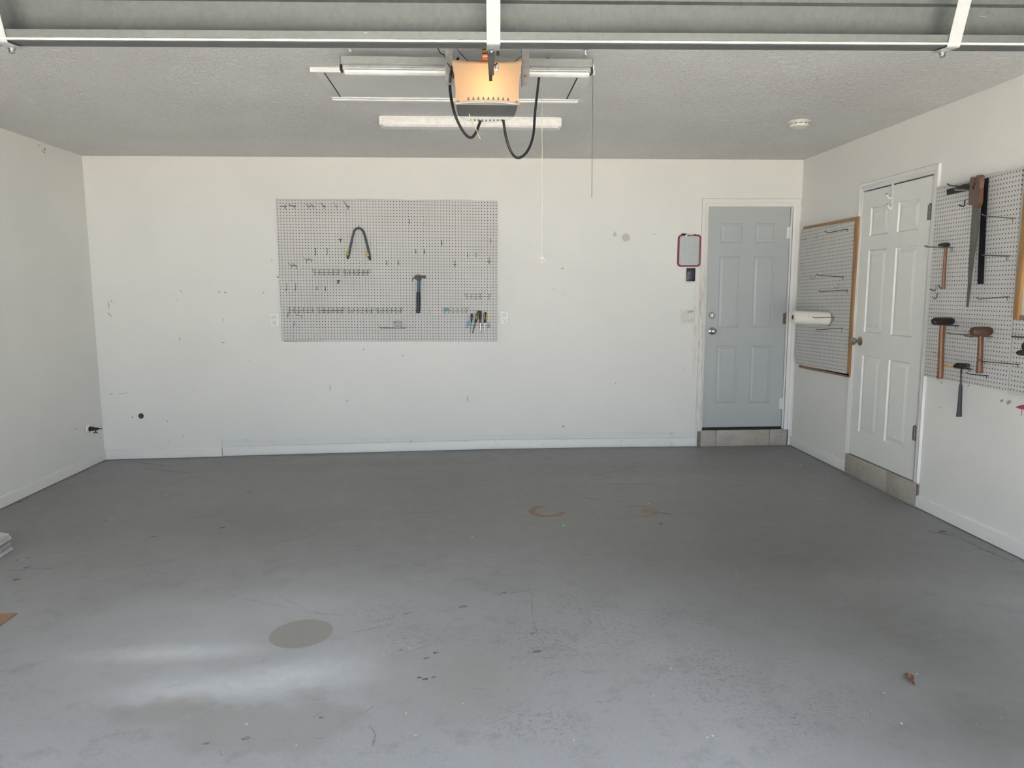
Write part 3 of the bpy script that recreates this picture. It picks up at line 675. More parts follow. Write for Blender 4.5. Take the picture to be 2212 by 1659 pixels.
for k in range(9):
    xk = onY(1012+k*10.7, 218, OY-.03).x-OX; yy = -.035*(1-abs(xk/.134)**2.4)-.0035; zz = .006
    m.prism([(xk-.0048, yy, zz), (xk+.0048, yy, zz), (xk+.003, yy-.0012, zz+.008), (xk, yy-.0015, zz+.013), (xk-.003, yy-.0012, zz+.008)], (0, -.0015, 0))
m.build('vent_slots', M_olive, op, smooth=False)
for s_ in (-1, 1):
    MB().lathe([(0, .011), (.003, .012), (.005, .008)], (s_*.1345, .012, .118), (s_, -.25, 0), 14).build('lens_clip', M_black, op)
m = MB()
m.prism([(-.128, -.012, 0), (.128, -.012, 0), (.131, .10, 0), (.126, .255, 0), (-.126, .255, 0), (-.131, .10, 0)], (0, 0, .012), .004)
m.box(-.12, .12, .055, .25, .01, .15, .01)
m.build('chassis', M_olive, op)
# light at the front edge of the chassis under the lens
m = MB().prism([(-.134, -.002, -.004), (-.06, -.030, -.004), (0, -.037, -.004), (.06, -.030, -.004), (.134, -.002, -.004), (.130, .01, -.004), (-.130, .01, -.004)], (0, 0, .007), .001)
m.build('front_trim', M_ventgrey, op)
# rear vent cover, bowed down
m = MB(); top = [(-.126, .235, .004), (.126, .235, .004)]
arc = [(math.sin(t)*.126, .235, -.026*math.cos(t)+.002) for t in [(-1+2*i/14)*math.pi/2 for i in range(15)]]
m.prism(arc[::-1], (0, .03, .006), .001); m.build('rear_cover', M_ventgrey, op)
m = MB()
for k in range(9):
    xk = -.069+k*.0172; m.box(xk-.0035, xk+.0035, .2335, .236, -.021+abs(k-4)*.0008, -.013+abs(k-4)*.0006)
m.build('rear_vents', M_olive, op, smooth=False)
for xp, s_ in ((970, -1), (1135.5, 1)):
    X = onY(xp, 130, OY+.06).x-OX; z1 = HC-OZ
    m = MB().box(X-.0155, X+.0155, .058, .060, .09, z1); m.box(X-s_*.0155-.001, X-s_*.0155+.001, .06, .088, .09, z1)
    for k in range(5): m.lathe([(0, .0055), (.0012, .0045)], (X, .058, .12+k*.045), (0, -1, 0), 10)
    m.build('hanging_bracket', mat('perforated_steel_strap', (.27, .27, .265), .5, .3, var=.15), op, smooth=False)
    MB().lathe([(0, .005), (.005, .005)], (X-.003*s_, .058, .128), (0, -1, 0), 8).build('bracket_bolt', M_steel, op)
MB().box(-.118, .118, -.004, .07, .148, .162, .002).build('top_plate', M_armsteel, op)
# rail, chain, trolley and door arm
XR = onY(1050, 118, 3.05).x - OX
m = MB()
rail_z = lambda y: .218+(3.1-y)*.060 if y > 1.7 else .218+1.4*.060
m.prism([(XR-.002, -.06, .205), (XR-.002, -.06, .238), (XR-.002, 2.06-OY, .30), (XR-.002, 2.06-OY, .27)][::1], (.028, 0, 0))
m.build('rail', M_armsteel, op, smooth=False)
X0 = onY(1041.5, 118, 3.1).x-OX; X1 = onY(1055, 118, 3.1).x-OX
m = MB().box(X0, X1, -.10, -.03, .158, .235, .003); m.build('chain_guard', M_copper, op)
m = MB()
for k in range(4): m.box(X0+.002, X1-.003, -.104, -.099, .166+k*.016, .172+k*.016)
m.build('chain', M_armsteel, op, smooth=False)
m = MB().tube([(onY(1075.5, 118, 3.1).x-OX, -.09, .165), (onY(1075.5, 118, 3.1).x-OX, -.12, .25)], .0055, 8); m.build('drive_rod', M_black, op)
def W2(x, y, Y): p = onY(x, y, Y); return (p.x-OX, p.y-OY, p.z-OZ)
a0, a1 = Vector(W2(1059, 98, 2.035)), Vector(W2(1061.5, 160, 2.62))
m = MB()
def bar(m, p, q, w0, w1, th):
    d = (q-p).normalized(); sx = Vector((1, 0, 0)); n = d.cross(sx).normalized()
    m.prism([p-sx*w0, p+sx*w0, q+sx*w1, q-sx*w1], n*th)
bar(m, a0, a1, .009, .009, .004); bar(m, a0+Vector((.0, 0, .03)), a1+Vector((.003, -.02, .03)), .010, .008, .004)
m.build('door_arm', M_armsteel, op, smooth=False)
m = MB(); t0 = Vector((a1.x-.001, a1.y+.03, .225)); b0 = Vector(W2(1060, 174, 2.64))
m.box(t0.x-.022, t0.x+.022, t0.y-.05, t0.y+.05, .20, .262, .004); m.build('trolley', M_armsteel, op)
m = MB(); bar(m, b0, t0, .0055, .009, .006); m.build('release_lever', M_armsteel, op, smooth=False)
q = Vector(W2(1068.5, 142, 2.5)); m = MB().lathe([(-.012, .005), (.006, .005), (.006, .009), (.012, .009)], q, (1, -.3, .1), 8).lathe([(0, .007), (.006, .007)], q+Vector((.004, 0, -.012)), (1, -.3, .1), 6)
m.build('arm_bolt', M_chrome, op)
m = MB().prism([tuple(Vector(W2(1052, 96, 2.022))), tuple(Vector(W2(1066, 96, 2.022))), tuple(Vector(W2(1064, 112, 2.04))), tuple(Vector(W2(1056, 112, 2.04)))], (0, .004, 0)); m.build('arm_bracket', M_armsteel, op, smooth=False)
bl = bpy.data.lights.new('opener_bulb', 'POINT'); bo_ = bpy.data.objects.new('opener_bulb', bl); C.objects.link(bo_); bo_.parent = op
bl.energy = .30; bl.color = (1, .68, .27); bl.shadow_soft_size = .03; bo_.location = (0, .022, .075)

# cables and thin wires
def cable(name, pts, r, m_, label, n=8, sm=6):
    P = [onY(x, y, Y) for x, y, Y in pts]; org = P[0]; o = MB().tube([p-org for p in (smooth_path(P, sm) if sm else P)], r, n).build(name, m_, op)
    o.location = org-op.location; o['label'] = label; return o
def tag_at(o, loc, label, cat, group=None): o.location = loc; return tag(o, label, cat, group)
cable('power_cable', [(990, 126, 3.30), (979, 140, 3.27), (974, 160, 3.25), (972, 185, 3.27), (975, 215, 3.32), (983, 248, 3.36), (998, 280, 3.38), (1014, 297, 3.40), (1026, 290, 3.41), (1038, 261, 3.42)], .0062, M_black,
      'short black cable loop hanging at the left side of the opener head')
pc0 = onZ(1196, 152)
cable('power_cord', [(1196, 152, pc0.y), (1195, 136, 3.85), (1186, 127, 3.78), (1177, 133, 3.72), (1169, 148, 3.66), (1164.5, 168, 3.62), (1160, 205, 3.57), (1155.5, 245, 3.53), (1152.5, 288, 3.49), (1144, 318, 3.46), (1131, 336, 3.45), (1116, 340.5, 3.43), (1103, 326, 3.43), (1093, 296, 3.42), (1087, 259, 3.42)], .0062, M_black,
      'long black power cord drooping to the right of the opener head')
cable('bell_wire', [(945, 90, 3.30), (946, 104, 3.30), (952, 115, 3.30), (960, 119, 3.29), (963, 131, 3.27), (970, 142, 3.25), (978, 153, 3.23), (979, 170, 3.22)], .0022, M_armsteel, 'thin dark wire running down left of the opener bracket')
cable('bell_wire', [(984, 95, 3.32), (989, 108, 3.32), (998, 119, 3.31), (1010, 131, 3.29)], .0018, M_armsteel, 'thin dark wire curving down to the top of the opener')
cable('bell_wire', [(1134, 118, 3.30), (1122, 125, 3.29), (1110, 134, 3.27)], .0018, M_armsteel, 'short thin wire slanting beside the right opener bracket')
cable('release_string', [(1013, 246, 3.17), (1018, 260, 3.17), (1022, 270, 3.16), (1029, 280, 3.16), (1033, 292, 3.15), (1038, 300, 3.15)], .0016, M_yw, 'short yellowish wire dangling below the opener head')

# shop light hung under the ceiling
Z0 = 2.468
xa, xb_ = onY(738, 130, 3.6).x, onY(1278, 137, 3.6).x
sl = thing('shop_light', 'long hanging shop light with a ribbed aluminium lamp bar, behind the opener head', 'light fixture', ((xa+xb_)/2, 3.6, Z0))
hl = (xb_-xa)/2
sl.rotation_euler.y = -.000
m = MB().prism([(-hl, -.035, .044), (-hl, -.030, .074), (-hl, .030, .074), (-hl, .035, .044), (-hl, .030, .040), (-hl, -.030, .040)], (2*hl, 0, 0), .0006)
m.build('mounting_channel', mat('grey_enamel', (.34, .35, .33), .4), sl, smooth=False)
m = MB(); pr_ = [(-.020, .040), (-.022, .036), (-.018, .034), (-.022, .031), (-.022, .028), (-.017, .026), (-.021, .022), (-.021, .016), (.021, .016), (.022, .036), (.020, .040)]
m.prism([(-hl+.006, y, z) for y, z in pr_], (2*hl-.012, 0, 0)); m.build('lamp_bar', mat('brushed_aluminium', (.72, .72, .71), .28, .85), sl, smooth=False)
m = MB().prism([(-hl+.014, y, z) for y, z in [(-.021, .016), (-.019, .007), (-.011, .001), (0, -.001), (.011, .001), (.019, .007), (.021, .016)]], (2*hl-.028, 0, 0)); m.build('diffuser', M_white, sl)
for s_ in (-1, 1): MB().box(s_*hl-.007, s_*hl+.003, -.0225, .0225, .012, .040, .002).build('end_cap', M_black, sl)
for s_ in (-1,): MB().box(-hl-.0015, -hl, -.035, .035, .040, .074).build('channel_end', M_black, sl, smooth=False)
MB().box(hl, hl+.0015, -.035, .035, .040, .074).build('channel_end', M_black, sl, smooth=False)
for xp, yp, xf in ((753, 98, 757), (1266, 106, 1259)):
    p = onZ(xp, yp-3) - sl.location; q = onY(xf, 127, 3.6) - sl.location
    m = MB().lathe([(0, .017), (-.006, .016), (-.008, .006)], (p.x, p.y, HC-Z0), (0, 0, 1), 16)
    m.build('ceiling_hook_base', M_armsteel, sl)
    k = Vector((p.x*.7+q.x*.3, p.y*.6, .105))
    MB().tube([(p.x, p.y, HC-Z0-.004), k, k+Vector((.006, 0, -.006)), k+Vector((.008, 0, .004))], .0022, 8).build('hook', M_white, sl)
    MB().tube([k, (q.x-.012, 0, .073)], .0011, 6).tube([k, (q.x+.010, 0, .073)], .0011, 6).build('hanging_wire', M_steel, sl)
pcn = onY(1281, 150, 3.6)
m = MB(); q1 = onY(1281, 427, 3.6)
m.tube([(0, 0, .01), (0, 0, -(pcn.z-q1.z))], .0016, 6)
o = m.build('pull_chain', mat('aged_brass_chain', (.22, .21, .17), .4, .5), sl); o.location = pcn-sl.location; o['label'] = 'thin straight pull chain at the right end'
MB().box(-.010, .004, -.012, .012, -.004, .022, .002).tube([(-.004, 0, .02), (0, 0, .03), (.003, 0, .012)], .002, 6).build('chain_clip', M_white, o)

# ceiling-mounted strip light further back
p0, p1 = onZ(820, 253), onZ(1214, 253)
wl_ = thing('strip_light', 'white wraparound strip light fixed flat to the ceiling behind the opener', 'light fixture', ((p0.x+p1.x)/2, 5.02, HC))
hl = (p1.x-p0.x)/2-.0
pr_ = [(0, 0), (-.004, -.012), (0, -.050), (.012, -.062), (.098, -.062), (.112, -.048), (.116, 0)]
MB().prism([(-hl+.022, y, z) for y, z in pr_], (2*hl-.044, 0, 0)).build('diffuser', mat('prismatic_diffuser', (.80, .78, .75), .4), wl_)
MB().box(-hl+.01, hl-.01, -.01, .126, -.006, 0).build('base_plate', M_whited, wl_, smooth=False)
for s_ in (-1, 1): MB().box(s_*hl-s_*.024-(.0 if s_ > 0 else 0), s_*hl, -.006, .120, -.054, 0, .003).build('end_cap', M_white, wl_)

# attic hatch
hy0, hy1 = 3.955, 4.575; hx0, hx1 = -.806, .650
ah = thing('attic_hatch', 'flat attic hatch with thin white trim set in the ceiling', 'attic hatch', ((hx0+hx1)/2, (hy0+hy1)/2, HC))
cx, cy_ = ah.location.x, ah.location.y; tw = .058; dp = .019
def L4(x0, x1, y0, y1, z0, z1, b=.002): return MB().box(x0-cx, x1-cx, y0-cy_, y1-cy_, z0, z1, b)
L4(hx0+.055, hx1-.075, hy0+.03, hy1-tw, -.006, 0).build('hatch_panel', M_hatch, ah, smooth=False)
m = MB()
for y0, y1, z1 in ((hy1-tw, hy1-.030, -.012), (hy1-.032, hy1, -.018)): m.box(hx0-cx, hx1-cx, y0-cy_, y1-cy_, z1, 0, .002)
m.build('trim_strip', M_whited, ah)
L4(hx0-.005, hx1+.005, hy0, hy0+.012, -.024, 0).build('trim_strip', M_whited, ah)
L4(hx0, hx0+.050, hy0+.012, hy1-tw+.01, -.007, 0).build('trim_strip', M_hatch, ah)
L4(hx1-.068, hx1, hy0+.012, hy1-tw+.01, -.007, 0).build('trim_strip', M_hatch, ah)
L4(hx0+.050, hx0+.056, hy0+.03, hy1-tw, -.0062, 0, 0).build('gap', M_gap, ah, smooth=False)
L4(hx1-.076, hx1-.068, hy0+.03, hy1-tw, -.0062, 0, 0).build('gap', M_gap, ah, smooth=False)
p = onZ(1171, 183); q = onY(1171, 558, p.y)
pc = None
n = 20; pts = [(.002*math.sin(k*1.1)*(k/n), .001*math.sin(k*2), -(p.z-q.z)*k/n) for k in range(n+1)]
pc = MB().tube(pts, .0017, 6).build('pull_cord', M_cord, ah); pc.location = p-ah.location; pc['label'] = 'white pull cord with a frayed knot'
zz = -(p.z-q.z); m = MB().lathe([(-.010, .003), (-.004, .009), (.004, .008), (.010, .003)], (.002, 0, zz), (0, 0, 1), 10)
for k, (ax, az) in enumerate([(-.026, .012), (-.020, -.006), (.020, -.022), (.027, -.012), (-.004, -.03), (.010, .016), (.006, -.028)]): m.tube([(0, 0, zz), (ax*.6, -.004, zz+az*.3), (ax, -.006*(k % 2), zz+az)], .0022, 5)
m.build('knot', M_paper, pc)

# smoke detector
p = onZ(1727, 262); sd = thing('smoke_detector', 'round white smoke detector on the ceiling at the right', 'smoke detector', (p.x, p.y, HC))
MB().lathe([(0, .074), (-.008, .076), (-.012, .072)], (0, 0, 0), (0, 0, 1), 40).build('base', M_ivory, sd)
MB().lathe([(-.012, .064), (-.030, .064), (-.038, .061), (-.041, .052), (-.038, .044), (-.040, .034), (-.046, .012), (-.046, 0)], (0, 0, 0), (0, 0, 1), 40).build('cover', M_ivory, sd)
m = MB()
for k in range(12):
    a0_, a1_ = R(k*30+4), R(k*30+26)
    st_ = [(math.cos(a0_+(a1_-a0_)*j/4)*.0643, math.sin(a0_+(a1_-a0_)*j/4)*.0643) for j in range(5)]
    for (x0, y0), (x1, y1) in zip(st_, st_[1:]): m.quad((x0, y0, -.018), (x1, y1, -.018), (x1, y1, -.022), (x0, y0, -.022))
m.build('vents', M_gap, sd, smooth=False)

# ================================================================== pegboards
def pegboard(name, label, wall, corners, h00, hx, hz, w, extra=None, th=.005):
    """corners, h00, hx=(px,py,count), hz=(px,py,count): picture points on the board face, w out from the wall"""
    o00 = wp(wall, *h00, w); t = thing(name, label, 'pegboard', o00, ROT[wall]); li = inv(t)
    vx = li @ wp(wall, hx[0], hx[1], w); vz = li @ wp(wall, hz[0], hz[1], w)
    ang = math.atan2(vx.z, vx.x); PX = vx.length/hx[2]; PZ = abs(vz.z)/hz[2]
    rot = Matrix.Rotation(ang, 4, 'Y')                # board frame -> thing frame: undo below
    pn = [rot @ (li @ (wp(wall, *c, w) if len(c) == 2 else Vector(c))) for c in corners]
    m = MB().prism([(p.x, 0, p.z) for p in pn], (0, th, 0), .0006)
    o = m.build('perforated_panel', peg_mat(PX, PZ), t, smooth=False); o.rotation_euler.y = -ang
    return t, li
WB = .020
fb, fli = pegboard('pegboard', 'wide grey pegboard in the middle of the back wall holding a claw hammer', 'B', [(609.5, 736), (1075, 739), (1075, 434), (596, 429)], (598.6, 432.3), (1072, 437.8, 74), (610.9, 732, 47), WB)
p0, p1 = fli @ wp('B', 609, 737.5, WB), fli @ wp('B', 1075, 743, WB)
m = MB().prism([(p0.x, -.0, p0.z), (p1.x, 0, p1.z+.021), (p1.x, 0, p1.z-.002), (p0.x, 0, p0.z-.022)], (0, WB-.003, 0), .002); m.build('bottom_ledge', M_trim, fb)
m = MB().box(.02, p1.x-.02, .006, WB-.003, p0.z-.0, p0.z+.03).box(.0, .03, .006, WB-.003, p0.z, -.05).box(p1.x-.03, p1.x-.003, .006, WB-.003, p1.z+.03, 0).box(0, p1.x-.02, .006, WB-.003, -.04, 0)
m.build('furring', mat('dark_furring_wood', (.20, .12, .08), .8), fb, smooth=False)
PB = fb
WR = .026
# small board beside the corner
sb, sli = pegboard('pegboard', 'small oak-trimmed pegboard on the right wall between the two doors', 'R', [(1716.8, 785.5), (1828.5, 811), (1847.6, 474.5), (1731, 496)], (1733.5, 503.5), (1840, 479, 38), (1720.5, 783, 39), WR)
fr = lambda c: sli @ wp('R', *c, WR-.004)
def frame_piece(t, pts, name, mt, th=.020, y0=0):
    m = MB().prism([(p.x, y0, p.z) for p in pts], (0, th, 0), .001); return m.build(name, mt, t)
frame_piece(sb, [fr(c) for c in ((1736, 496), (1845, 477), (1845, 469.5), (1737, 490))], 'frame_rail', M_oak)
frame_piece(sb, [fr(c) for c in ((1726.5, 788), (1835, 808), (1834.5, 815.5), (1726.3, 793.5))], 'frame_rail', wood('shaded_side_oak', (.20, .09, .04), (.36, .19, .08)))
frame_piece(sb, [fr(c) for c in ((1829.5, 811.5), (1834.9, 813), (1855.5, 467.5), (1848.0, 469.5))], 'frame_stile', M_oak)
# big board
bb, bli = pegboard('pegboard', 'tall grey pegboard right of the white door holding hammers and a saw', 'R', [(1994.9, 812), (2176.6, 845), (2210, 364.3), (2023, 403.9)], (2025.8, 408.3), (2202.6, 369.1, 31), (1998.8, 808.9, 47), WR)
MB().box(.0, .72, .006, WR-.003, -1.13, -1.09).build('furring', M_oak, bb, smooth=False)
MB().box(.0, .72, .006, WR-.003, -.03, 0).build('furring', M_oak, bb, smooth=False)
b4, b4li = pegboard('pegboard', 'second grey pegboard cut off by the right picture edge under the framed panel', 'R', [(2178, 848.5), (B_-WR, 2.75, .885), (B_-WR, 2.75, 2.10), (2211.5, 363.5)], (2183.5, 841.5), (2210, 846.6, 4), (2199.5, 655, 18.5), WR)
MB().box(.05, 1.0, .006, WR-.003, 0.03, .06).build('furring', M_oak, b4, smooth=False)
# framed panel hung on it
q = wp('R', 2187.5, 690, WR+.024); fp = thing('framed_panel', 'oak-framed pale panel cut off by the right picture edge, hung over a pegboard', 'framed panel', q, -90)
fl_ = inv(fp); ztop = (fl_ @ wp('R', 2210.5, 363, WR+.024)).z
MB().box(0, .042, 0, .023, 0, ztop, .002).build('frame_stile', M_oak, fp); MB().box(.96, 1.0, 0, .023, 0, ztop, .002).build('frame_stile', M_oak, fp)
MB().box(.042, .96, .001, .023, 0, .024, .002).build('frame_rail', wood('brown_rail', (.20, .11, .07), (.34, .22, .15)), fp); MB().box(.042, .96, .001, .023, ztop-.03, ztop, .002).build('frame_rail', M_oak, fp)
MB().box(.042, .96, .012, .020, .024, ztop-.03).build('panel', mat('cream_backing_board', (.66, .63, .56), .6), fp, smooth=False)
MB().box(.075, .93, .008, .0118, .026, ztop-.05).build('inset_sheet', M_glass, fp, smooth=False)

# ================================================================== wire hooks and tools
def world_thing(name, label, cat, loc, group=None): return thing(name, label, cat, loc, 0, group)
def wireB(name, label, cat, paths, r, m_, group=None, par=True):
    """bent wire in front of the back wall; paths of (px, py, w)"""
    P = [[onY(x, y, D-w) for x, y, w in pt] for pt in paths]; org = P[0][0].copy(); m = MB()
    for pt in P: m.tube([p-org for p in pt], r, 6)
    o = m.build(name, m_); o.location = org; return tag(o, label, cat, group)
W0 = WB-.002
def cross(x, y, hw=4, dn=6): return [[(x-hw, y, W0+.006), (x+hw, y, W0+.006)], [(x, y-1, W0+.006), (x, y+dn, W0+.004)]]
G1 = 'angled wire hooks along the top of the wide pegboard'
def top_hook(tip, base, m_, label, r=.0022, dbl=None, bend=None):
    P = [[(base[0], base[1], W0+.004)]+([(*bend, .10)] if bend else [])+[(tip[0], tip[1], .13)]]
    P += cross(base[0], base[1])
    if dbl:
        P += [[(base[0]+dbl, base[1], W0+.004), (tip[0]+dbl, tip[1]-.5, .13)]]+cross(base[0]+dbl, base[1], 4, 6)
        P += [[(base[0]-3, base[1], W0+.006), (base[0]+dbl+3, base[1], W0+.006)]]
    return wireB('peg_hook', label, 'hook', P, r, m_, G1)
top_hook((604.5, 446), (616, 445), M_darkwire, 'black wire hook at the top left corner of the wide pegboard', .003)
top_hook((623.5, 441), (635.5, 445), M_darkwire, 'second black hook from the left on the top rows of the wide pegboard', .0025, bend=(625.5, 443.8))
top_hook((661.7, 441.5), (667, 445.5), M_steel, 'grey double wire hook on the top rows of the wide pegboard', dbl=9.6, bend=(663.5, 444.5))
top_hook((692.8, 437.6), (700.3, 445.5), M_darkwire, 'dark hook bent up to the left, next right of the grey double hook', bend=(694, 439.5))
top_hook((720.3, 436.0), (726.4, 446), M_steel, 'pale grey hook between two black ones on the top rows of the wide pegboard', .0017, bend=(722, 440))
top_hook((742.8, 435.3), (751.8, 446.3), M_darkwire, 'rightmost black hook on the top rows of the wide pegboard', .0026, bend=(745, 439.5))
wireB('peg_hook', 'stubby black hook seen end-on left of the grey curved tool hanger', 'hook', [[(735.2, 516, W0), (734.5, 517.6, .10)], [(731.5, 517.6, .03), (739, 517.2, .03)], [(735.4, 515.5, .03), (735.6, 523.5, W0+.002)]], .0032, M_darkwire)
wireB('peg_hook', 'small black hook with splayed legs just under the right tool rack of the upper row', 'hook', [[(727.5, 606.2, .03), (735.5, 606.6, .03)], [(731.5, 605, .03), (728.3, 613, W0+.002)], [(731, 605.5, .03), (732.2, 613.2, W0+.002)]], .0028, M_darkwire)
for x, y, lab in ((663, 561.3, 'grey double-prong hook, the upper one at the left of the wide pegboard'), (630, 573.8, 'grey double-prong hook, the lower one at the left of the wide pegboard')):
    P = [[(x-15.5+8, y-4.6, .11), (x-10+8, y-.8, .09), (x+8+4, y+1, W0+.003)], [(x-6+8, y-5, .11), (x-1+8, y-.6, .09), (x+12, y+.2, W0+.003)], [(x-1, y+.2, W0+.005), (x, y+8, W0+.003)], [(x+9.5, y+.6, W0+.005), (x+10.5, y+7.6, W0+.003)], [(x-2, y+.3, W0+.005), (x+11.5, y+.6, W0+.005)]]
    wireB('peg_hook', lab, 'hook', P, .0019, M_steel)
# J hooks: straight drop, curl out
def jhook(x, y0, y1, m_, label, curl=-2.5, r=.0022, grp='small J hooks on the wide pegboard'):
    P = [[(x, y0, W0), (x+.2, y0+1.5, W0+.005), (x+.2, y1-3, W0+.006), (x+curl*.3, y1-.6, .035), (x+curl*.7, y1-1.2, .045), (x+curl, y1-4.5, .05)]]
    return wireB('j_hook', label, 'hook', P, r, m_, grp)
def peg(x, y0, y1, m_, label, r=.0026): return jhook(x, y0, y1, m_, label, .4, r)
peg(681.1, 535.8, 552.3, M_darkwire, 'long dark straight hook below the black double row at left of centre', .003)
jhook(706.8, 536, 551.6, M_steel, 'long grey J hook beside a dark straight one')
jhook(750.4, 504.5, 515, M_palewire, 'pale wire hook close left of the curved tool hanger', -1.6, .0014)
jhook(619.5, 612, 628, M_steel, 'leftmost J hook in the row near the left board edge', -3.4)
jhook(638.5, 612.3, 628, M_steel, 'second J hook from the left board edge', -2)
peg(684, 619, 627.3, M_darkwire, 'short dark hook left of another short hook in the lower left field', .0024)
peg(702.6, 619, 629, M_steel, 'short grey hook right of a shorter dark one in the lower left field', .003)
jhook(621.8, 675.5, 684.8, M_steel, 'small hook hanging under the leftmost lower tool rack', -1.6, .0024)
jhook(635.6, 694, 704, M_steel, 'lowest J hook near the bottom left of the wide pegboard', -2)
wireB('peg_hook', 'grey bent hook right under the leftmost lower tool rack', 'hook', [[(639.4, 678.6, .11), (641, 680.8, .1), (652, 681.2, W0+.004)], [(650, 681.2, W0+.004), (654.5, 681.8, W0+.004)], [(651.5, 681.4, W0+.004), (651, 687, W0+.002)]], .0019, M_steel)
for x, y0, y1, m_, lab in ((883.9, 474, 484.3, M_darkwire, 'dark straight peg hook, highest in the right half of the wide pegboard'), (915.6, 474.5, 485, M_palewire, 'pale faint peg hook at the top right of the wide pegboard'),
        (953.8, 519.6, 529.7, M_darkwire, 'lone dark peg hook near the centre right of the wide pegboard'), (898, 538, 548, M_darkwire, 'left one of two pegs above the claw hammer'), (916.7, 538, 548, M_darkwire, 'right one of two pegs above the claw hammer'),
        (835.2, 562.5, 572.9, M_darkwire, 'dark peg hook nearest right of the curved tool hanger'), (860.7, 562.8, 572.9, M_darkwire, 'dark peg hook left of the claw hammer head'),
        (1010, 545.3, 555.9, M_steel, 'grey peg hook, left of a pair near the right board edge'), (1028.2, 545.5, 555.9, M_steel, 'grey peg hook, right of a pair near the right board edge')): peg(x, y0, y1, m_, lab, .0026 if m_ is not M_palewire else .0016)
wireB('j_hook', 'small hook with a cross bar high up at the right board edge', 'hook', [[(1059.9, 514.5, W0), (1059.4, 522, W0+.01), (1058.9, 523.8, .04)], [(1061.6, 520, .04), (1058.8, 523.8, .04)]], .0024, M_steel)
for x, y, a_, b_, lab in ((982.6, 571.6, 563.8, 577.3, 'cross-shaped black hook in the open field right of the claw hammer'), (1056.6, 565.7, 556, 571, 'cross-shaped black hook at the right board edge')):
    wireB('peg_hook', lab, 'hook', [[(x+.4, a_, .06), (x, b_, W0+.002)], [(x-4, y, .03), (x+4, y, .03)]], .0020, M_darkwire)

def rack(x0, x1, y0, y1, n, m_, label, skip=(), ends=True, r=.0016, wbar=.045):
    ym = (y0+y1)/2+1; org = onY(x0, ym, D-W0); t = world_thing('tool_rack', label, 'tool rack', org, 'wire tool racks on the wide pegboard')
    L = lambda x, y, w: onY(x, y, D-w)-org
    m = MB(); P = [L(x0, y0, W0), L(x0+.5, ym, wbar), L(x1-.5, ym, wbar), L(x1, y0, W0)] if ends else [L(x0, ym, wbar), L(x1, ym, wbar)]
    m.tube(P, r, 6); m.build('bar', m_, t)
    pitch = (x1-x0)/n
    for k in range(n):
        if k in skip: continue
        xc = x0+pitch*(k+.5); m = MB()
        m.tube([L(xc-3, y0+.6, W0), L(xc-1.4, y0+2, .03), L(xc+1.4, y0+2, .03), L(xc+3, y0+.6, W0)], r, 5)
        m.tube([L(xc-3.4, y1-.2, W0), L(xc-1.5, y1-1.2, .03), L(xc+1.5, y1-1.2, .03), L(xc+3.4, y1-.2, W0)], r, 5)
        m.tube([L(xc, y0+2, .03), L(xc, ym, wbar), L(xc, y1-1.2, .03)], r, 5)
        m.build('clip', m_, t)
    return t
rack(675.5, 734.8, 581.3, 594.5, 6, M_steel, 'left of two six-clip wire racks in the upper row below the curved hanger', r=.0019)
rack(740.7, 798.8, 582, 595.3, 6, M_steel, 'right of two six-clip wire racks in the upper row below the curved hanger', r=.0019)
rack(620.6, 679.9, 663, 675.8, 6, M_steel, 'leftmost wire rack of the long lower row on the pegboard', ends=False)
rack(685, 743.5, 663.5, 676.6, 6, M_steel, 'second wire rack from the left in the long lower row', r=.0019)
rack(748.9, 807, 664, 676.8, 6, M_steel, 'third wire rack from the left in the long lower row', r=.0015)
rack(812.3, 869.9, 664, 677, 6, M_steel, 'fourth wire rack in the lower row, just above the wire shelf', r=.0019)
rack(875, 932, 664, 676.5, 6, M_palewire, 'pale wire rack behind the grip of the claw hammer', skip=(0,), r=.0014, ends=False, wbar=.03)
rack(955.5, 1011.8, 664.5, 677, 6, M_steel, 'wire rack with one blue tag and no tools', r=.0014)
rack(1004.2, 1061, 633.8, 646.6, 6, M_steel, 'wire rack high above the screwdrivers at the right board edge', skip=(4,), r=.0017)
rack(1004.4, 1061, 695.5, 708.3, 6, M_steel, 'wire rack holding the four screwdrivers', skip=(1, 2), r=.0015, ends=False)
def slab_px(m, pts, Y0, th, org, bev=.0): # polygon seen in the picture, standing at depth Y0, thickness th away from the camera
    return m.prism([onY(x, y, Y0)-org for x, y in pts], (0, th, 0), bev)
for x0, y0, x1, y1, lab in ((960.5, 665, 969.2, 672, 'small blue price tag on an empty wire rack'), (1009.2, 693, 1017, 702.4, 'small blue tag on the rack left of the screwdrivers')):
    o_ = onY(x0, y1, D-.05); m = MB(); slab_px(m, [(x0, y1), (x1, y1), (x1, y0+.6), (x0+1, y0)], D-.050, .003, o_, .0005); o = m.build('blue_tag', M_tag); o.location = o_; tag(o, lab, 'tag', 'blue tags on the tool racks')

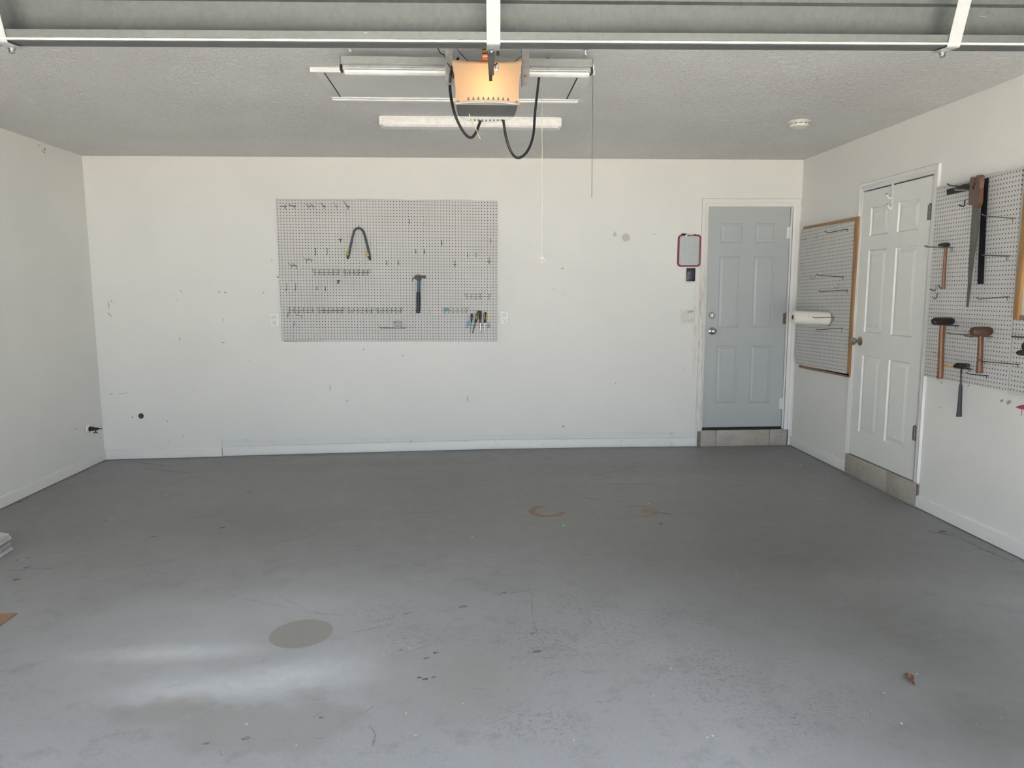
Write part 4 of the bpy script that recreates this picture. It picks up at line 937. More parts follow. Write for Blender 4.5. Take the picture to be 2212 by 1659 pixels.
# wire shelf and tape measure
wireB('wire_shelf', 'low wire shelf bracket holding the tape measure', 'shelf', [[(820.3, 701.5, W0), (820.5, 707.6, .03), (876.2, 708.2, .03), (876.4, 701.5, W0)], [(820.5, 707.6, .03), (820.8, 708.6, .075), (876, 709.3, .075), (876.2, 708.2, .03)]] +
      [[(x, 708, .03), (x, 709, .075)] for x in (829, 838, 847, 856, 865)], .0020, M_steel)
oz = onY(859, 707.5, D-.075); tm = world_thing('tape_measure', 'grey tape measure sitting on the wire shelf', 'tape measure', oz)
m = MB(); slab_px(m, [(852.6, 707.8), (865.9, 708), (866.2, 699), (865.3, 695.6), (862, 694.4), (857, 694.4), (853.6, 695.4), (852.4, 698.5)], D-.075, .035, oz, .002); m.build('case', M_silv, tm)
m = MB(); slab_px(m, [(851.4, 695.8), (853.6, 695.6), (853.8, 698.8), (852.2, 698.6)], D-.066, .016, oz, .0005); m.build('lock_button', M_black, tm)
m = MB(); slab_px(m, [(850.8, 694.6), (853.4, 696.6), (853.0, 697.4), (850.5, 695.6)], D-.060, .004, oz); m.build('tape_end', M_steel, tm)

# claw hammer
def bp(x, y): return (830+x/7.9, 570+y/7.9)
oz = onY(903.5, 676, D-.045); ch = world_thing('claw_hammer', 'claw hammer with blue shaft and dark rubber grip on the wide pegboard', 'hammer', oz)
m = MB(); slab_px(m, [bp(*q) for q in ((471, 297), (478, 292), (492, 268), (512, 246), (535, 236), (545, 240), (552, 258), (560, 280), (558, 293), (618, 293), (622, 272), (630, 248), (652, 240), (672, 240), (684, 248), (690, 254), (705, 252), (706, 196), (690, 196), (678, 201), (640, 200), (600, 190), (560, 192), (528, 204), (500, 230), (482, 262))], D-.062, .026, oz, .003)
m.build('head', M_hammer, ch)
def tapered(m, pts, ws, Y0, org, squash=.75):
    """elliptical bar through picture points with half-widths in px"""
    P = [onY(x, y, Y0)-org for x, y in pts]; rs = [w_*Y0/FPX for w_ in ws]
    t = MB().tube([(p.x, p.y/squash, p.z) for p in P], rs, 14); bmesh.ops.transform(t.bm, matrix=Matrix.Diagonal((1, squash, 1, 1)), verts=t.bm.verts); m.merge(t.bm); return m
m = MB(); tapered(m, [bp(589, 285), bp(589, 300), bp(589, 480), bp(588, 490)], [3.1, 2.9, 3.2, 3.2], D-.049, oz); m.build('shaft', M_blue, ch)
m = MB(); tapered(m, [bp(583, 480), bp(583, 486), bp(583, 520), bp(583, 600), bp(583, 700), bp(579, 790), bp(577, 828), bp(577, 838)], [3.6, 4.1, 4.2, 4.5, 4.4, 3.9, 4.2, 3.6], D-.049, oz); m.build('grip', M_navy, ch)
m = MB(); q = onY(*bp(577, 817), D-.068)-oz; m.lathe([(0, .0035), (.002, .0035)], q, (0, -1, 0), 10); m.build('hang_hole', M_silv, ch)
wireB('peg_hook', 'double hook mostly hidden behind the head of the claw hammer', 'hook', [[(898.5, 604, W0), (898, 603.5, .09), (897.5, 601, .1)], [(908.5, 604, W0), (909, 603.5, .09), (909.6, 601, .1)], [(897, 604, W0+.004), (910, 604, W0+.004)]], .002, M_darkwire)

# screwdrivers
def screwdriver(label, hp, hw, sp, sw, mh, ms, collar=None, Y0=D-.045, stripes=None):
    (x0, y0), (x1, y1) = hp; oz = onY(sp[0], sp[1], Y0); t = world_thing('screwdriver', label, 'screwdriver', oz, 'screwdrivers in the rack at the right end of the pegboard')
    m = MB(); L = lambda k: (x0+(x1-x0)*k, y0+(y1-y0)*k)
    tapered(m, [L(0), L(.03), L(.12), L(.35), L(.6), L(.78), L(.9), L(.97), L(1)], [hw*.55, hw*.8, hw, hw, hw*.92, hw*.62, hw*.72, hw*.8, hw*.5], Y0, oz, 1); m.build('handle', mh, t)
    m = MB(); tapered(m, [(x1, y1), ((x1+sp[0])/2, (y1+sp[1])/2), (sp[0]+(x1-sp[0])*.06, sp[1]-1.6), sp], [sw, sw, sw, sw*.5], Y0, oz, 1); m.build('shaft', ms, t)
    if stripes:
        m = MB()
        for dx in stripes: tapered(m, [(L(.1)[0]+dx, L(.1)[1]), (L(.3)[0]+dx, L(.3)[1]), (L(.62)[0]+dx*.9, L(.62)[1]), (L(.7)[0]+dx*.6, L(.7)[1])], [hw*.22, hw*.3, hw*.28, hw*.12], Y0-hw*Y0/FPX*.75, oz, .5)
        m.build('grip_inlay', collar, t)
    elif collar:
        m = MB(); tapered(m, [L(.7), L(.82), L(.97), L(1.02)], [hw*.7, hw*.72, hw*.85, hw*.5], Y0, oz, 1); m.build('collar', collar, t)
screwdriver('small screwdriver with a dark red striped handle, leftmost of the four', ((1019, 677.5), (1018.2, 696.6)), 2.3, (1015.4, 719.8), .55, M_black, M_steel, M_redp, stripes=(-1.5, .9))
screwdriver('leaning screwdriver with a black and yellow handle and black shaft', ((1034.5, 671.4), (1026.9, 697)), 3.6, (1021, 719.6), 1.0, M_black, M_darkwire, M_yellow, Y0=D-.062, stripes=(-1.3, 1.6))
screwdriver('screwdriver with a navy handle and dark red collar, crossing the leaning one', ((1037.6, 671.5), (1037.3, 697)), 2.8, (1038.6, 719.8), .75, M_navy, M_chrome, M_redp)
screwdriver('screwdriver with an amber and black handle, rightmost of the four', ((1048.6, 674.6), (1047.6, 697)), 3.8, (1046.4, 722.6), .75, M_black, M_chrome, M_amber, stripes=(-2, 2.3))

# curved tool hanger (grey tube bent over a hook, yellow tips)
oz = onY(774, 493, D-.045); uh = world_thing('tool_hanger', 'grey rubber-coated bow-shaped hanger with yellow tips hung at the top of the pegboard', 'hanger', oz)
zz_ = lambda x, y: (580+x/8.507, 410+y/8.507)
path = [(1458, 1262), (1480, 1180), (1510, 1020), (1545, 860), (1570, 770), (1600, 725), (1650, 708), (1705, 722), (1745, 775), (1780, 880), (1820, 1040), (1850, 1180), (1868, 1282)]
P = [onY(*zz_(*q), D-.045)-oz for q in path]; m = MB().tube(smooth_path(P, 4), .0098, 12)
m.build('tube', M_greytube, uh)
for pts, tip in (((( 1458, 1265), (1452, 1200)), (1450, 1135)), (((1868, 1285), (1838, 1215)), (1802, 1150))):
    a_ = onY(*zz_(*pts[0]), D-.052)-oz; b_ = onY(*zz_(*pts[1]), D-.07)-oz; c_ = onY(*zz_(*tip), D-.078)-oz
    MB().tube([a_, b_], .0105, 12).build('return_arm', M_greytube, uh)
    MB().tube([b_, b_.lerp(c_, .5), b_.lerp(c_, .9), c_], [.0092, .0098, .0092, .006], 12).build('yellow_tip', M_yellow, uh)
wireB('peg_hook', 'thin grey hook over which the bow-shaped hanger hangs', 'hook', [[(775.4, 485.5, .075), (775, 489, .07), (774.6, 496, .05), (774.4, 496.5, W0)]], .0022, M_steel)

# ------------------------------------------------------------------ fixtures on the back wall
def outlet(x0, y0, x1, y1, label):
    p, q = wp('B', x0, y1), wp('B', x1, y0); c = (p+q)/2; t = thing('wall_outlet', label, 'outlet', (c.x, D, c.z), 0, 'wall outlets beside the wide pegboard'); hw, hh = (q.x-p.x)/2, (q.z-p.z)/2
    MB().box(-hw, hw, -.006, 0, -hh, hh, .003).build('cover_plate', M_white, t)
    MB().box(-hw*.42, hw*.42, -.009, -.005, -hh*.62, hh*.62, .004).build('receptacle', M_white, t)
    m = MB()
    for s_ in (-1, 1):
        zc = s_*hh*.33
        for dx in (-.008, .008): m.box(dx-.0014, dx+.0014, -.0095, -.0088, zc-.002, zc+.008)
        m.lathe([(0, .0028), (.0006, .0028)], (0, -.0089, zc-.010), (0, -1, 0), 10)
    m.box(-.002, .002, -.0092, -.0088, -.001, .001); m.build('slots', M_gap, t, smooth=False)
outlet(583, 675.5, 602.6, 706, 'white wall outlet left of the wide pegboard')
outlet(1080.5, 671.5, 1099, 700.5, 'white wall outlet right of the wide pegboard')
# switch
p, q = wp('B', 1469.3, 698), wp('B', 1499.6, 669); c = (p+q)/2; hw, hh = (q.x-p.x)/2, (q.z-p.z)/2
t = thing('light_switch', 'ivory double rocker light switch under the small dark wall button', 'light switch', (c.x, D, c.z))
MB().box(-hw, hw, -.006, 0, -hh, hh, .002).build('cover_plate', M_ivory, t)
for s_, dz in ((-1, -.004), (1, .0)):
    MB().box(s_*hw*.36-.016, s_*hw*.36+.016, -.0075, -.005, -.036, .036+dz*0, .0012).build('rocker_frame', mat('ivory_shadow', (.55, .53, .47), .5), t)
    MB().prism([(s_*hw*.36-.0135, -.0076, -.033), (s_*hw*.36-.0135, -.0105, .033), (s_*hw*.36-.0135, -.005, .033), (s_*hw*.36-.0135, -.005, -.033)], (.027, 0, 0), .0008).build('rocker', M_ivory, t)
m = MB()
for x, y, rr in ((1487.5, 673.6, 1.2), (1490, 672.2, 1.0), (1492, 673.8, 1.3), (1494.6, 671.8, 1.0), (1496, 672.6, .9)):
    a_ = wp('B', x, y)-t.location
    pts = [(a_.x+math.cos(k/10*2*math.pi)*rr*.0040, -.0066, a_.z+math.sin(k/10*2*math.pi)*rr*.0032) for k in range(11)]; m.tube(pts, .0012, 5, cap=False)
m.build('scribble', M_black, t)
# opener wall button
p, q = wp('B', 1481.8, 607.5), wp('B', 1501.3, 579.3); c = (p+q)/2; hw, hh = (q.x-p.x)/2, (q.z-p.z)/2
t = thing('wall_button', 'dark navy rectangular wall control below the small whiteboard', 'wall control', (c.x, D, c.z))
MB().box(-hw, hw, -.020, 0, -hh, hh, .006).build('case', mat('navy_plastic', (.018, .026, .042), .35), t)
MB().box(-hw*.7, hw*.7, -.0215, -.019, 0.0, hh*.75, .001).build('push_bar', mat('navy_button', (.03, .04, .065), .3), t)
m = MB()
for k in range(7): m.box(-hw*.5+k*hw*.145, -hw*.5+k*hw*.145+hw*.11, -.0204, -.0199, -hh*.53, -hh*.48)
for dx in (-.006, .002): m.box(dx, dx+.006, -.0204, -.0199, -hh*.25, -hh*.20)
m.build('printed_marks', mat('grey_print', (.30, .33, .34), .5), t, smooth=False)
# whiteboard and marker
wb0 = wp('B', 1488.5, 541); t = thing('whiteboard', 'small maroon-framed whiteboard left of the blue-grey door', 'whiteboard', (wb0.x, D, wb0.z))
def rrect(x0, x1, z0, z1, r, n=6):
    out = []
    for cx_, cz_, a0_ in ((x1-r, z0+r, -90), (x1-r, z1-r, 0), (x0+r, z1-r, 90), (x0+r, z0+r, 180)):
        for k in range(n+1): a_ = R(a0_+90*k/n); out.append((cx_+math.cos(a_)*r, cz_+math.sin(a_)*r))
    return out
p, q = wp('B', 1462.3, 576.5)-t.location, wp('B', 1514.4, 507)-t.location
o1 = rrect(p.x, q.x, p.z, q.z, .034); i1 = rrect(p.x+.016, q.x-.015, p.z+.014, q.z-.013, .022)
MB().prism([(x, 0, z) for x, z in o1], (0, -.012, 0), 0, [[(x, 0, z) for x, z in i1]]).build('frame', M_maroon, t, smooth=False)
i2 = rrect(p.x+.019, q.x-.018, p.z+.017, q.z-.016, .020)
MB().prism([(x, -.0022, z) for x, z in i1], (0, -.006, 0), 0, [[(x, -.0022, z) for x, z in i2]]).build('inner_edge', mat('pale_pink_plastic', (.66, .55, .56), .4), t, smooth=False)
MB().prism([(x, 0, z) for x, z in i1], (0, -.005, 0)).build('writing_surface', M_dry, t, smooth=False)
c = wp('B', 1486, 506.2); mk_ = thing('marker_pen', 'dry-erase marker with a black cap resting on the whiteboard frame', 'marker', (c.x, D-.012, c.z-.002))
MB().lathe([(-.062, .005), (-.060, .0075), (-.022, .0078), (-.021, .0075)], (0, 0, 0), (1, 0, -.03), 14).build('cap', M_black, mk_)
MB().lathe([(-.021, .0068), (.050, .0066), (.052, .005)], (0, 0, 0), (1, 0, -.03), 14).build('barrel', mat('off_white_barrel', (.62, .60, .53), .4), mk_)
MB().lathe([(.050, .0069), (.060, .0069), (.061, .003)], (0, 0, 0), (1, 0, -.03), 14).build('end_plug', M_hammer, mk_)
MB().box(-.028, -.010, -.003, .004, -.016, .004, .002).build('clip', M_white, mk_)
# pipe hole with cap, spigot
c = wp('B', 305, 898.5); t = thing('pipe_stub', 'round dark capped pipe stub low on the back wall at left', 'pipe', c)
MB().lathe([(0, .0235), (.004, .0235), (.006, .020), (.003, .016), (.001, .0)], (0, 0, 0), (0, -1, 0), 28).build('cap', mat('dark_grey_plastic', (.05, .052, .055), .4), t)
c = wp('L', 190.5, 926.5); t = thing('hose_spigot', 'blackened hose spigot with a white wall plate in the left corner', 'spigot', c)
MB().lathe([(0, .036), (.004, .036), (.010, .026), (.012, .018)], (0, 0, 0), (1, 0, 0), 24).build('wall_plate', M_white, t)
s1 = onY(221, 926.5, c.y)-c
MB().lathe([(.008, .020), (.02, .022), (.024, .016), (.035, .014), (.036, .018), (.048, .018), (.050, .012), (.075, .013), (.085, .010), (.088, .005), (s1.x, .004)], (0, 0, 0), (1, 0, .0), 16).build('valve_body', M_darkwire, t)
MB().tube([(.062, 0, -.005), (.062, -.006, -.030)], .006, 8).tube([(.045, -.006, -.036), (.055, -.008, -.030), (.070, -.008, -.030), (.080, -.006, -.037)], .0045, 8).build('handle', M_darkwire, t)

# ================================================================== tools and hooks on the right wall
def wireR(name, label, cat, base, paths, r, m_, group=None, w=WR):
    """bent wire on the right wall: base = picture point where it meets the board; paths hold picture points,
    each with a sideways offset in metres along the wall (towards the camera +)"""
    b0 = wp('R', *base, w); m = MB()
    for pt in paths:
        P = []
        for q in pt:
            if q[0] == 'w': p = wp('R', q[1], q[2], w); p.y = b0.y
            else: p = onY(q[0], q[1], b0.y); p = Vector((min(p.x, B_-w+.001), p.y, p.z))
            P.append(p-b0-Vector((0, q[3] if q[0] == 'w' and len(q) > 3 else (q[2] if q[0] != 'w' and len(q) > 2 else 0), 0)))
        m.tube(P, r, 7)
    o = m.build(name, m_); o.location = b0; return tag(o, label, cat, group)
def long_hook(base, bend, tip, m_, label, r=.0026, double=0, leg=9, group='long tool hooks on the right-hand pegboards'):
    P = []
    for s_ in ((-1, 1) if double else (0,)):
        d_ = s_*double
        P.append([('w', base[0], base[1], d_*.7), (base[0]-4, base[1]+.2, d_), (bend[0], bend[1], d_), (tip[0], tip[1], d_)])
        P.append([('w', base[0]-1, base[1], d_*.7), ('w', base[0]-1.5, base[1]+leg, d_*.7)])
    P.append([('w', base[0], base[1], -.016-double), ('w', base[0], base[1], .016+double)])
    return wireR('tool_hook', label, 'hook', base, P, r, m_, group)
# small board
long_hook((1830.5, 495), (1788.6, 503.2), (1781.5, 499.6), M_darkwire, 'long dark hook at the top of the small oak-trimmed pegboard', leg=6)
long_hook((1821, 598), (1767.5, 594.6), (1763.3, 592), M_darkwire, 'long dark hook, upper of the two mid-height ones on the small oak-trimmed pegboard', leg=7)
long_hook((1830, 626.5), (1771.7, 629.8), (1767.3, 627.2), M_darkwire, 'long dark hook just above the paper towel roll on the small pegboard', leg=7)
long_hook((1801, 685.6), (1759.2, 686.8), (1754.8, 684.2), M_darkwire, 'long hook passing in front of the paper towel roll', leg=7)
long_hook((1819, 708.8), (1766.5, 712.5), (1762, 710), M_steel, 'long grey hook just below the paper towel roll', leg=8)
def small_j(pts, m_, label, r=.0016, group='small wire hooks on the small oak-trimmed pegboard'):
    return wireR('j_hook', label, 'hook', pts[0], [[('w', *pts[0])]+[tuple(p) for p in pts[1:]]], r, m_, group)
def z1(x, y): return (1700+x/8.294, 440+y/8.294)
small_j([z1(352, 570), z1(352, 625), z1(335, 652), z1(275, 632)], M_steel, 'small J hook nearest the room corner at the top left of the small pegboard')
small_j([z1(548, 535), z1(546, 590), z1(530, 615), z1(500, 605)], M_steel, 'small J hook second from the room corner at the top of the small pegboard')
small_j([z1(762, 450), z1(760, 505), z1(745, 515), z1(730, 508)], M_palewire, 'pale short hook in front of the topmost long hook on the small pegboard')
small_j([z1(735, 1160), z1(732, 1245), z1(725, 1252), z1(640, 1242)], M_palewire, 'pale L-shaped hook above the upper mid-height long hook on the small pegboard')
small_j([z1(508, 1285), z1(500, 1330), z1(460, 1360), z1(425, 1340), z1(413, 1290)], M_steel, 'round U-shaped hook at the left end of the upper mid-height long hook')
small_j([z1(932, 1438), z1(925, 1490), z1(908, 1520), z1(845, 1500)], M_steel, 'small hook between the two mid-height long hooks on the small pegboard')
# paper towel roll
b0 = wp('R', 1789, 687, WR+.012); Yr = b0.y+.0; p0, p1 = onY(1712, 685, Yr), onY(1789, 688.5, Yr)
pt = thing('paper_towel_roll', 'cream paper towel roll sticking out from the small pegboard beside the blue-grey door', 'paper towels', p1); L_ = (p1-p0).length; ax = (p0-p1).normalized()
rr_ = .054
MB().lathe([(0, .020), (0, rr_-.004), (.003, rr_), (L_-.003, rr_), (L_, rr_-.004), (L_, .021), (L_-.03, .0205), (.001, .0205), (0, .020)], (0, 0, 0), ax, 36).build('paper', M_paper, pt)
MB().lathe([(.0, .0195), (L_-.002, .0205), (L_-.002, .0185), (.01, .0185), (.0, .0185)], (0, 0, 0), ax, 24).build('cardboard_core', mat('dark_core', (.16, .11, .08), .8), pt)
bk = MB(); q = Vector((B_-WR-p1.x, 0, 0)); bk.tube([q+Vector((0, 0, .0)), ax*.02, ax*(L_*.8)], .004, 8).tube([q+Vector((0, 0, .04)), q+Vector((-.01, 0, .01)), q+Vector((-.012, 0, -.045)), q+Vector((0, 0, -.06))], .003, 8); bk.build('holder', M_darkwire, pt)

# big board
def z4(x, y): return (1980+x/7.54, 340+y/7.54)
def z5(x, y): return (1980+x/7.54, 500+y/7.54)
def z6(x, y): return (1980+x/6.379, 660+y/6.379)
long_hook(z4(1570, 990), z4(1130, 958), z4(1058, 925), M_steel, 'long bright hook at the top right of the tall pegboard', leg=8)
long_hook(z5(1480, 398), z5(1115, 390), z5(1070, 374), M_steel, 'double-prong steel hook beside the lower end of the black square', double=.010, leg=10)
long_hook(z5(1482, 1065), z5(1012, 1102), z5(975, 1076), M_steel, 'long steel hook sloping down below the black square', leg=9)
long_hook(z5(575, 262), z5(175, 252), z5(140, 228), M_steel, 'double-prong hook carrying the small cross-peen hammer', double=.010, leg=9)
long_hook(z6(550, 275), z6(320, 268), z6(300, 262), M_steel, 'double-prong hook under the black sledge hammer head', double=.014, leg=7)
long_hook(z6(765, 404), z6(455, 388), z6(430, 372), M_steel, 'long grey double-prong hook between the sledge hammer and the brown mallet', double=.012, leg=7)
long_hook(z6(1000, 425), z6(700, 428), z6(670, 405), M_steel, 'double-prong hook under the brown mallet head', double=.014, leg=8)
long_hook(z6(1398, 808), z6(885, 768), z6(850, 738), mat('purple_coated_wire', (.07, .04, .06), .35, .3), 'long purplish hook passing in front of the mallet handle', leg=7)
long_hook(z6(970, 965), z6(730, 945), z6(686, 922), M_darkwire, 'lowest long dark hook on the tall pegboard', leg=7)
long_hook(z6(735, 872), z6(440, 852), z6(400, 825), M_hammer, 'double-prong hook with yellow tips carrying the black hammer', double=.010, leg=6)
bt = wp('R', *z6(735, 872), WR); m = MB(); org = onY(*z6(400, 825), bt.y)
for s_ in (-1, 1):
    m.tube([onY(*q, bt.y)-org+Vector((0, -s_*.010, 0)) for q in (z6(400, 825), z6(440, 852), z6(500, 856))], .0032, 8)
o = m.build('tip_sleeve', M_amber); hk = [x for x in C.objects if x.get('label', '').startswith('double-prong hook with yellow tips')][0]; o.parent = hk; o.location = org-hk.location
long_hook((2110, 403.5), z4(555, 463), z4(495, 430), M_darkwire, 'long dark hook carrying the black carpenter square', leg=6, r=.0032)
long_hook(z4(905, 530), z4(640, 530), z4(615, 492), M_chrome, 'short chromed double hook under the tongue of the black square', double=.009, leg=11, r=.0028)
def bj(pts, m_, label, r=.0028): return small_j(pts, m_, label, r, 'small wire hooks on the tall pegboard')
bj([z4(800, 690), z4(783, 705), z4(785, 780), z4(770, 797), z4(735, 795), z4(690, 775)], M_hammer, 'small dark J hook below the tongue of the black square', .0035)
bj([z5(322, 870), z5(315, 950), z5(295, 970), z5(260, 958), z5(215, 940)], M_steel, 'upper small J hook left of the cross-peen hammer handle', .0035)
bj([z5(350, 1000), z5(332, 1015), z5(328, 1080), z5(305, 1100), z5(262, 1080)], M_steel, 'lower small J hook left of the cross-peen hammer handle', .003)
bj([z5(420, 925), z5(385, 920), z5(365, 900), z5(362, 868)], M_darkwire, 'dark curled hook right at the foot of the cross-peen hammer handle', .003)
bj([z6(305, 690), z6(275, 685), z6(252, 660), z6(245, 640)], M_palewire, 'pale curled hook beside the sledge hammer handle', .0025)

# cross-peen hammer
def head_bar(m, px0, px1, cy0, prof, Y0, org, n=20, squash=1):
    """round head along the picture's horizontal; prof = (t, half height in px)"""
    P = []; rs = []
    for t_, h_ in prof: P.append(onY(px0+(px1-px0)*t_, cy0, Y0)-org); rs.append(h_*Y0/FPX)
    b_ = MB().tube(P, rs, n); m.merge(b_.bm); return m
def place_at(label, name, cat, px, Y0, group=None): o_ = onY(*px, Y0); return thing(name, label, cat, o_, 0, group), o_
Yh = wp('R', *z5(575, 262), WR).y
t, oz = place_at('small black cross-peen hammer with a slim orange-brown handle', 'cross_peen_hammer', 'hammer', z5(432, 940), Yh)
m = MB(); slab_px(m, [z5(*q) for q in ((380, 243), (383, 214), (400, 200), (430, 190), (470, 182), (520, 183), (548, 194), (558, 208), (558, 228), (545, 243), (515, 250), (470, 249), (440, 242))], Yh-.013, .026, oz, .004); m.build('head', M_hammer, t)
m = MB(); tapered(m, [z5(474, 240), z5(474, 262), z5(470, 330), z5(460, 480), z5(450, 620), z5(443, 760), z5(434, 900), z5(431, 940)], [3.2, 3.5, 3.3, 3.5, 3.4, 3.9, 4.1, 4.2], Yh, oz, .8); m.build('handle', M_hick, t)
# sledge hammer
Yh = wp('R', *z6(550, 275), WR).y
t, oz = place_at('heavy black double-faced sledge hammer with a thick brown handle', 'sledge_hammer', 'hammer', z6(325, 1005), Yh)
m = MB(); x0, x1 = z6(215, 0)[0], z6(511, 0)[0]; cyh = z6(0, 217)[1]
head_bar(m, x0, x1, cyh, [(0, 4.5), (.02, 6.2), (.10, 8.2), (.2, 8.4), (.8, 8.4), (.9, 8.2), (.98, 6.2), (1, 4.5)], Yh, oz, 8); m.build('head', M_hammer, t)
m = MB(); tapered(m, [z6(358, 262), z6(358, 280), z6(352, 360), z6(346, 450), z6(340, 600), z6(335, 750), z6(328, 900), z6(323, 990), z6(322, 1006)], [6.4, 6.5, 6.6, 6.5, 6.4, 6.6, 6.8, 7.0, 6.4], Yh, oz, .8); m.build('handle', M_hick, t)
# mallet
Yh = wp('R', 2152, 730, WR).y
t, oz = place_at('rusty brown drum-headed mallet with a short scuffed handle', 'mallet', 'mallet', z6(863, 930), Yh)
m = MB(); head_bar(m, z6(752, 0)[0], z6(1030, 0)[0], z6(0, 357)[1], [(0, 6), (.03, 8.2), (.12, 10), (.3, 10.6), (.7, 10.6), (.88, 10), (.97, 8.2), (1, 6)], Yh, oz, 24); m.build('head', M_mallet, t)
m = MB(); tapered(m, [z6(888, 420), z6(884, 440), z6(880, 550), z6(876, 680), z6(870, 780), z6(866, 860), z6(863, 915), z6(862, 930)], [5.6, 6.0, 6.0, 6.2, 6.6, 7.4, 8.0, 7.2], Yh, oz, .8); m.build('handle', M_hick2, t)
# black one-piece hammer
Yh = wp('R', *z6(735, 872), WR).y
t, oz = place_at('black one-piece hammer with a slim neck and worn rubber grip, hanging lowest', 'roofing_hammer', 'hammer', z6(585, 1528), Yh)
m = MB(); slab_px(m, [z6(*q) for q in ((522, 850), (535, 830), (562, 806), (588, 794), (606, 794), (618, 802), (632, 801), (645, 797), (665, 797), (672, 858), (640, 866), (596, 868), (560, 858))], Yh-.012, .024, oz, .003); m.build('head', M_hammer, t)
q = onY(*z6(690, 828), Yh)-oz; MB().lathe([(-.022, .010), (-.012, .0135), (.010, .0145), (.012, .0125)], q, (.35, -.93, 0), 24).build('striking_face', mat('worn_steel_face', (.10, .10, .11), .4, .7), t)
m = MB(); tapered(m, [z6(616, 855), z6(616, 875), z6(611, 950), z6(609, 1020), z6(607, 1075), z6(606, 1100)], [2.6, 2.4, 1.7, 1.6, 1.9, 3.2], Yh, oz, .6); m.build('neck', M_hammer, t)
m = MB(); tapered(m, [z6(605, 1078), z6(606, 1100), z6(606, 1130), z6(602, 1200), z6(598, 1300), z6(591, 1420), z6(586, 1500), z6(585, 1529)], [2, 3.6, 4.1, 4.4, 4.7, 5.2, 6.3, 6.7], Yh, oz, .7); m.build('grip', M_grip, t)

# carpenter square, parallel to the wall
wS = .042
def onR(q, w_): return wp('R', q[0], q[1], w_)
bS = onR((2117, 613.5), wS); t = thing('carpenter_square', 'large black carpenter square hanging behind the saw on the tall pegboard', 'square', bS)
pts = [z5(990, 858), z5(1085, 858), z5(1112, 160), z4(1130, 1000), z4(1155, 600), z4(1172, 330), z4(1112, 345), z4(925, 404), z4(740, 442), z4(610, 490), z4(489, 522), z4(490, 614), z4(560, 600), z4(760, 555), z4(925, 530), z4(1052, 505), z4(1036, 900), z4(1020, 1350), z5(1005, 400)]
m = MB().prism([onR(q, wS)-bS for q in pts], (.003, 0, 0), .0006); m.build('blade', M_square, t, smooth=False)
# hand saw, turned slightly away from the wall
P0 = wp('R', 2122, 430, .105); e = Vector((-.286, -.958, 0)); nS = e.cross(Vector((0, 0, 1)))
def onS(q, off=0): return hit(q[0], q[1], P0+nS*off, nS)
bS = onS((2090, 662)); t = thing('hand_saw', 'hand saw with a brown wooden handle and long tapering grey blade hanging point down', 'saw', bS)
L0 = [z4(918, 560), z4(905, 900), z4(880, 1300), z4(858, 1640), z5(855, 420), z5(838, 850), z5(812, 1232)]
R0_ = [z5(850, 1235), z5(862, 1150), z5(915, 700), z5(960, 350), z5(1012, 100), z4(1032, 1100), z4(1048, 820), z4(1020, 600)]
m = MB().prism([onS(q)-bS for q in L0+R0_], nS*.0018); m.build('blade', M_blade, t, smooth=False)
hp = [(940, 345), (952, 322), (975, 315), (995, 322), (1006, 345), (1006, 366), (1018, 374), (1030, 366), (1036, 340), (1040, 310), (1052, 290), (1078, 284), (1102, 292), (1110, 315), (1106, 380), (1100, 440), (1092, 500), (1090, 580), (1086, 650), (1080, 740), (1060, 800), (1040, 828), (1012, 818), (985, 800), (960, 775), (910, 775), (914, 700), (918, 600), (925, 540), (930, 470), (935, 400)]
hole = [(1008, 392), (1026, 390), (1030, 430), (1014, 470), (1004, 500), (1000, 524), (984, 530), (972, 510), (974, 480), (994, 450)]
m = MB().prism([onS(z4(*q), -.010)-bS for q in hp], nS*.022, 0, [[onS(z4(*q), -.010)-bS for q in hole]])
m.build('handle', M_sawwood, t, smooth=False)
m = MB()
for q in ((1008, 508), (932, 568), (972, 780)): m.lathe([(0, .006), (.002, .005)], onS(z4(*q), -.011)-bS, -nS, 12)
m.build('screws', M_chrome, t)
m = MB(); m.prism([onS(z4(*q), -.0115)-bS for q in ((1020, 548), (1085, 552), (1085, 560), (1020, 556))], nS*.001); m.build('handle_line', M_bronze, t, smooth=False)
o = wireR('tool_hook', 'short dark hook carrying the hand saw through its handle', 'hook', z4(1060, 500), [[('w', *z4(1100, 500)), z4(1040, 500), z4(985, 500), z4(975, 488)]], .003, M_darkwire, 'long tool hooks on the right-hand pegboards')

# things cut off by the right edge
q = wp('R', *z6(1360, 415), WR); 
wireR('tool_hook', 'wire shelf bar low on the second pegboard at the right picture edge', 'shelf', z6(1360, 425), [[('w', *z6(1362, 365)), ('w', *z6(1362, 425)), z6(1358, 428)], ], .002, M_steel)
rb = [x for x in C.objects if x.get('label', '').startswith('wire shelf bar')][0]; rb.name = 'wire_shelf'
m = MB(); a_ = wp('R', *z6(1312, 424), WR+.03)
m.tube([a_-rb.location, a_-rb.location+Vector((0, -.6, .0))], .0045, 8).tube([wp('R', *z6(1362, 425), WR)-rb.location, wp('R', *z6(1362, 425), WR+.03)-rb.location], .003, 6)
for k in range(6): m.tube([a_-rb.location+Vector((0, -.06-.07*k, 0)), a_-rb.location+Vector((.03, -.06-.07*k, 0)), a_-rb.location+Vector((.03, -.06-.07*k, .02))], .0022, 6)
o = m.build('bar', M_steel, rb)
Yd = 3.55
t, oz = place_at('black-handled tool only partly in view at the right picture edge', 'pliers', 'pliers', (2206, 765), Yd)
